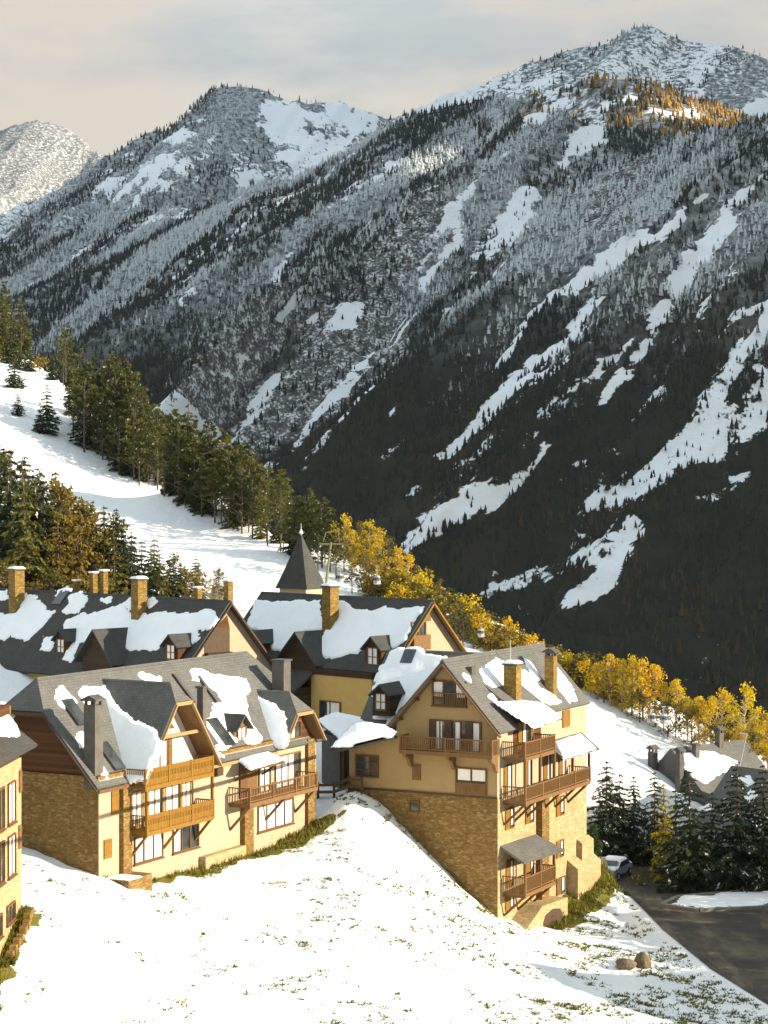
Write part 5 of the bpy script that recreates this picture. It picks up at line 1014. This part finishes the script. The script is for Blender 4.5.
# ------------------------------------------------------------------ smaller things
def boulder(px,py,r,label,sq):
    import bmesh
    bm=bmesh.new(); bmesh.ops.create_icosphere(bm,subdivisions=4,radius=1); co_=np.array([v.co[:] for v in bm.verts]); o_=RNG.random()*40
    d=.72+.55*fbm(co_[:,0]*1.3+o_,co_[:,1]*1.3+co_[:,2]*1.7,4); d=np.minimum(d,.98+.06*fbm(co_[:,2]*3,co_[:,0]*3,2))
    for v,k in zip(bm.verts,d): v.co=Vector((v.co.x*sq[0],v.co.y*sq[1],v.co.z*sq[2]))*float(k)*r
    me=bpy.data.meshes.new('boulder'); bm.to_mesh(me); bm.free(); me.materials.append(M['rock'])
    for p in me.polygons: p.use_smooth=True
    o=link(bpy.data.objects.new('boulder',me)); p=drop(px,py); o.location=(p[0],p[1],p[2]+r*.35); return tag(o,label,'boulder')
boulder(643,968,.68,'taller brown boulder on the snow slope, right of its flat neighbour',(.8,.8,1.1)); boulder(626,970,.70,'flat brown boulder left of the taller one on the snow slope',(1.,.8,.55))
# rail fence at the corner of the chalet
fe=empty('rail_fence',(0,0,0),0,'brown wooden rail fence on the snow left of the tall chalet','fence'); fp=[]
for px,py,Y in((318,793,142.5),(334,787,141.2),(349,784,140.),(362,786,139.2)): x=(px-384)/F*Y; fp.append(Vector((x,Y,ground(x,Y))))
for p in fp: MB().box(p.x-.09,p.x+.09,p.y-.09,p.y+.09,p.z-.4,p.z+1.15).build('post',M['wood_dark'],fe)
for a,b in zip(fp[:-1],fp[1:]):
    for hh in(.45,.95): MB().beam(a+Vector((0,-.1,hh)),b+Vector((0,-.1,hh)),.1,.2).build('rail',M['wood_brown'],fe)
# snowed-in car at the end of the road
ce=empty('parked_car',((614-384)/F*159,159,-30),rad(62),'parked car under a coat of snow at the end of the road','car')
prof=[(-2.05,.35),(-2.1,.75),(-1.95,.92),(-1.2,.98),(-.65,1.42),(.75,1.46),(1.5,1.0),(2.0,.92),(2.1,.6),(2.05,.35)]
MB().prism([(x,-.82,z) for x,z in prof],(0,1.64,0)).build('body',M['car_paint'],ce,bevel=.08)
for sx in(-1.3,1.3):
    for sy in(-.84,.84):
        wv=MB().cyl((sx,sy-.1,.32),(sx,sy+.1,.32),.32,n=16).build('wheel',M['rubber'],ce); MB().cyl((sx,sy-.11,.32),(sx,sy+.11,.32),.18,n=12).build('rim',M['metal_grey'],wv)
gm=MB()
for pr in([(-1.12,1.02),(-.67,1.40)],[(.80,1.42),(1.45,1.03)]): (x0,z0),(x1,z1)=pr; n_=Vector((-(z1-z0),0,x1-x0)).normalized()*.02; gm.prism([Vector((x0,-.7,z0))+n_,Vector((x1,-.62,z1))+n_,Vector((x1,.62,z1))+n_,Vector((x0,.7,z0))+n_],n_)
gm.build('windscreen',M['glass'],ce); wm=MB()
for sy in(-.83,.83): wm.prism([(-1.,sy,1.0),(-.6,sy,1.36),(.7,sy,1.38),(1.3,sy,1.0)],(0,.02 if sy>0 else -.02,0))
wm.build('side_window',M['glass'],ce)
A,B=np.meshgrid(np.linspace(-1.95,1.95,40),np.linspace(-.86,.86,18)); zt=np.interp(A,[p[0] for p in prof[1:-1]],[p[1] for p in prof[1:-1]]); cov=np.minimum(1,(.86-abs(B))/.2)*np.minimum(1,(1.95-abs(A))/.2)*(np.interp(A,[-1.3,-1.1,-.75,-.55,.65,.85,1.4,1.6],[1,.0,.0,1,1,.35,.35,1])+.3*(fbm(A*3,B*3,2)-.5))
I=np.arange(A.size).reshape(A.shape); q=np.stack([I[:-1,:-1],I[:-1,1:],I[1:,1:],I[1:,:-1]],-1).reshape(-1,4)
mesh_np('snow_cover',np.stack([A,B,zt-.04+.17*np.sqrt(np.clip(cov,0,1))],-1).reshape(-1,3),q,M['snow'],True,ce)
for s_ in(-.6,.6): MB().box(-2.14,-2.05,s_-.2,s_+.2,.62,.78).build('headlight',M['cabin_white'],ce)
# cream lamp beside the car
x,y=(602-384)/F*158,158; le=empty('garden_lamp',(x,y,-30),0,'cream cone shaded garden lamp beside the snowed in car','lamp'); MB().cyl((0,0,0),(0,0,.9),.16,.12,10).build('post',M['kerb'],le); MB().cyl((0,0,.75),(0,0,1.75),.62,.28,14).build('lamp_shade',M['lamp_cream'],le)
# planting bed with a stone kerb, snow inside
bed=[(20.5,147.5),(22.2,150.5),(27,152.5),(33,153),(33,149.6),(27.5,146.6),(23,145.6)]
kb=empty('planting_bed',(0,0,0),0,'low stone edged planting bed with snow beneath the firs by the road','planting bed'); km=MB()
for a,b in zip(bed,bed[1:]+bed[:1]): km.beam((*a,-29.93),(*b,-29.93),.35,.30)
km.build('kerb',M['kerb'],kb); MB().prism([(*p,-30.02) for p in bed],(0,0,.13)).build('soil',M['bark'],kb)
A,B=np.meshgrid(np.arange(20.5,33.2,.25),np.arange(145.5,153,.25)); sd=poly_sd(A,B,bed)+(fbm(A*.7,B*.7,4)-.60)*3.2; I=np.arange(A.size).reshape(A.shape); q=np.stack([I[:-1,:-1],I[:-1,1:],I[1:,1:],I[1:,:-1]],-1).reshape(-1,4); q=q[((sd.ravel()[q]>0).any(1))&((poly_sd(A,B,bed).ravel()[q]>.1).all(1))]
mesh_np('snow_cover',np.stack([A,B,np.where(sd>0,-29.89+.13*np.sqrt(np.clip(sd/.4,0,1)),-29.93)],-1).reshape(-1,3),q,M['snow'],True,kb)
for px,py,h,l in((640,886,22,'dark low shrub at the left end of the planting bed'),(672,890,18,'dark low shrub on the kerb of the planting bed')): tpx('greenbush',px,py,h,l) if 'greenbush' in PROTO else None
# lift pylon, cabins and their cable
def pxp(px,py,Y): return Vector(((px-384)/F*Y,Y,(HY-py)/F*Y))
a,b=pxp(322,578,205),pxp(331,542,205); b.y=a.y; ft=Vector((a.x,a.y,ground(a.x,a.y)-.3)); py_=empty('lift_pylon',ft,0,'olive leaning lift pylon with a crossarm beside the pointed tower','pylon'); o0=ft
MB().cyl(ft-o0,b-o0,.16,.11,10).build('mast',M['metal_olive'],py_); MB().beam(b-o0+Vector((-1.2,0,-.2)),b-o0+Vector((1.3,0,-.2)),.15,.14).build('crossarm',M['metal_olive'],py_)
for s_ in(-1.1,1.2):
    MB().beam(b-o0+Vector((s_,-1,-.45)),b-o0+Vector((s_,1,-.45)),.1,.16).build('sheave_train',M['metal_grey'],py_)
tm=MB(); tm.beam(b-o0+Vector((-.8,0,0)),b-o0+Vector((-.5,0,1.0)),.09); tm.beam(b-o0+Vector((-.5,0,1.)),b-o0+Vector((.7,0,1.1)),.09); tm.beam(b-o0+Vector((.7,0,1.1)),b-o0+Vector((.9,0,0)),.09); tm.build('lifting_frame',M['metal_olive'],py_)
def cabin(px,py,Y,label,up=2.1,sz=1.):
    sz*=.5
    c=pxp(px,py,Y); e=empty('gondola_cabin',c,rad(20),label,'cable car'); e.scale=(sz,sz,sz); V=[]; m=MB(); n=10
    rings=[(-.85,.45),(-.7,.68),(0,.80),(.55,.72),(.85,.45)]
    vs_=[(r*math.cos(2*math.pi*i/n),r*.9*math.sin(2*math.pi*i/n),z) for z,r in rings for i in range(n)]
    m.add(vs_,[tuple(range(n-1,-1,-1)),tuple(range(4*n,5*n))]+[(k*n+i,k*n+(i+1)%n,(k+1)*n+(i+1)%n,(k+1)*n+i) for k in range(4) for i in range(n)]); m.build('cabin_shell',M['cabin_white'],e)
    g=MB()
    for i in range(n):
        t0=2*math.pi*(i+.12)/n;t1=2*math.pi*(i+.88)/n; g.prism([(.82*math.cos(t0),.74*math.sin(t0),-.1),(.82*math.cos(t1),.74*math.sin(t1),-.1),(.76*math.cos(t1),.68*math.sin(t1),.5),(.76*math.cos(t0),.68*math.sin(t0),.5)],(.01*math.cos(t0),.01*math.sin(t0),0))
    g.build('pane',M['glass'],e); h=MB().beam((0,0,.8),(0,.0,up),.07); h.beam((-.35,0,up),(.35,0,up),.14); h.build('hanger',M['metal_grey'],e); MB().box(-.5,.5,-.95,-.72,-.75,-.55).build('ski_rack',M['metal_grey'],e)
    return c+Vector((0,0,up*sz))
ca1=[cabin(652,718,172,'left gondola cabin of the pair above the right snow field'),cabin(664,719,171,'right gondola cabin of the pair above the right snow field')]
c2=cabin(340,578,200,'pale gondola cabin hanging just right of the lift pylon',1.9); c3=cabin(377,580,192,'gondola cabin before the dark tree right of the middle chimney',1.9); c4=cabin(481,633,186,'gondola cabin over the snow right of the sunlit middle gable',1.9,.9)
c5=cabin(152,482,268,'gondola cabin against the trunks of the pine wood',2.1,.95); c6=cabin(18,417,330,'gondola cabin far up the piste by the little spruce',2.1,.95)
def cable(pts,label): tag(MB().__class__.__call__() if False else cab(pts),label,'cable')
def cab(pts):
    m=MB()
    for a,b in zip(pts[:-1],pts[1:]):
        L=(b-a).length; n=max(2,int(L/6)); pv=a
        for i in range(1,n+1):
            t=i/n; q=a.lerp(b,t)-Vector((0,0,4*t*(1-t)*L*.006)); m.cyl(pv,q,.022,n=4); pv=q
    return m.build('lift_cable',M['rubber'])
bt=b+Vector((1.2,0,-.4)); bl=b+Vector((-1.1,0,-.4))
tag(cab([c6,c5,bl,c2,c3,c4,ca1[0]]),'thin lift cable carrying the gondola cabins over the slope','cable')
tag(cab([bt,ca1[1]]),'second thin lift cable running to the right hand cabin of the pair','cable')
# leaning lamp pole among the golden trees
a,b=pxp(740,760,172),pxp(747,734,172); pe=empty('lamp_post',a,0,'thin leaning pale pole among the golden trees on the right','pole'); MB().cyl(Vector((-.6,0,-3)),b-a,.07,.05,6).build('pole',M['metal_grey'],pe); MB().beam(b-a,b-a+Vector((-.6,0,.05)),.12,.1).build('lamp_head',M['metal_grey'],pe)
# stone edging at the foot of the left house
pts=[(-19.2,108.3),(-19.05,106.5),(-19.25,104.8),(-19.5,103.2)]; em=MB()
for a,b in zip(pts[:-1],pts[1:]):
    for i in range(3):
        t=i/3; p=Vector((a[0]+(b[0]-a[0])*t,a[1]+(b[1]-a[1])*t,0)); z=ground(p.x,p.y); em.box(p.x-.22,p.x+.2,p.y-.28,p.y+.26,z-.3,z+.22+.1*random.random())
tag(em.build('stone_edging',M['stone'],None,0,False,.05),'rough stone edging at the foot of the left edge house','edging')
# ------------------------------------------------------------------ unseen opaque cloud added to shade the mountains, holed to light the golden crest
def shade_cloud(outer,holes,z0):
    s=36; xs=np.arange(-1500,6500,s); ys=np.arange(-2600,5600,s); A,B=np.meshgrid(xs,ys); sd=poly_sd(A,B,outer)+(fbm(A/260,B/260,4)-.5)*90
    for cx,cy,rx,ry in holes: sd=np.minimum(sd,(np.hypot((A-cx)/rx,(B-cy)/ry)-1)*min(rx,ry))
    sd=sd
    top=np.where(sd>0,z0+5+np.minimum(np.sqrt(np.clip(sd-60,0,None))*7,220)*(.5+fbm(A/500,B/500,4)),z0); bot=z0-20*fbm(A/300,B/300,3)
    I=np.arange(A.size).reshape(A.shape); q=np.stack([I[:-1,:-1],I[:-1,1:],I[1:,1:],I[1:,:-1]],-1).reshape(-1,4); q=q[(sd.ravel()[q]>0).all(1)]
    V=np.concatenate([np.stack([A,B,top],-1).reshape(-1,3),np.stack([A,B,bot],-1).reshape(-1,3)]); n=A.size
    tag(mesh_np('cloud',V,np.concatenate([q,q[:,::-1]+n]),M['cloud'],True),kind='structure')
t=NT('cloud'); M['cloud']=t.surf((.82,.83,.85),1.,None,0)
def sh_(p,z): k=(z-p[2])/SDIR.z; return (p[0]+SDIR.x*k,p[1]+SDIR.y*k)
CZ=1250.
gold=[sh_(pxp(px,py,Y),CZ) for px,py,Y in((640,103,1860),(560,102,1880),(725,118,1840))]
shade_cloud([(1050,300),(2500,-120),(3500,-200),(5600,-300),(5600,4700),(1050,4700)],[(sum(g[0] for g in gold)/3+96,sum(g[1] for g in gold)/3-18,182,66)],CZ)

# ------------------------------------------------------------------ the air of the valley
if True:
    t=NT('haze'); v=t.n('ShaderNodeVolumePrincipled'); v.inputs['Color'].default_value=(.72,.86,1,1); v.inputs['Density'].default_value=2.4e-5; v.inputs['Anisotropy'].default_value=.2
    t.l(v.outputs[0],t.out.inputs['Volume']); hz=MB().box(-6100,6100,-900,9100,-330,1150).build('haze',t.m); tag(hz,kind='stuff')
    hz['label']='thin blue valley haze'; hz['category']='haze'
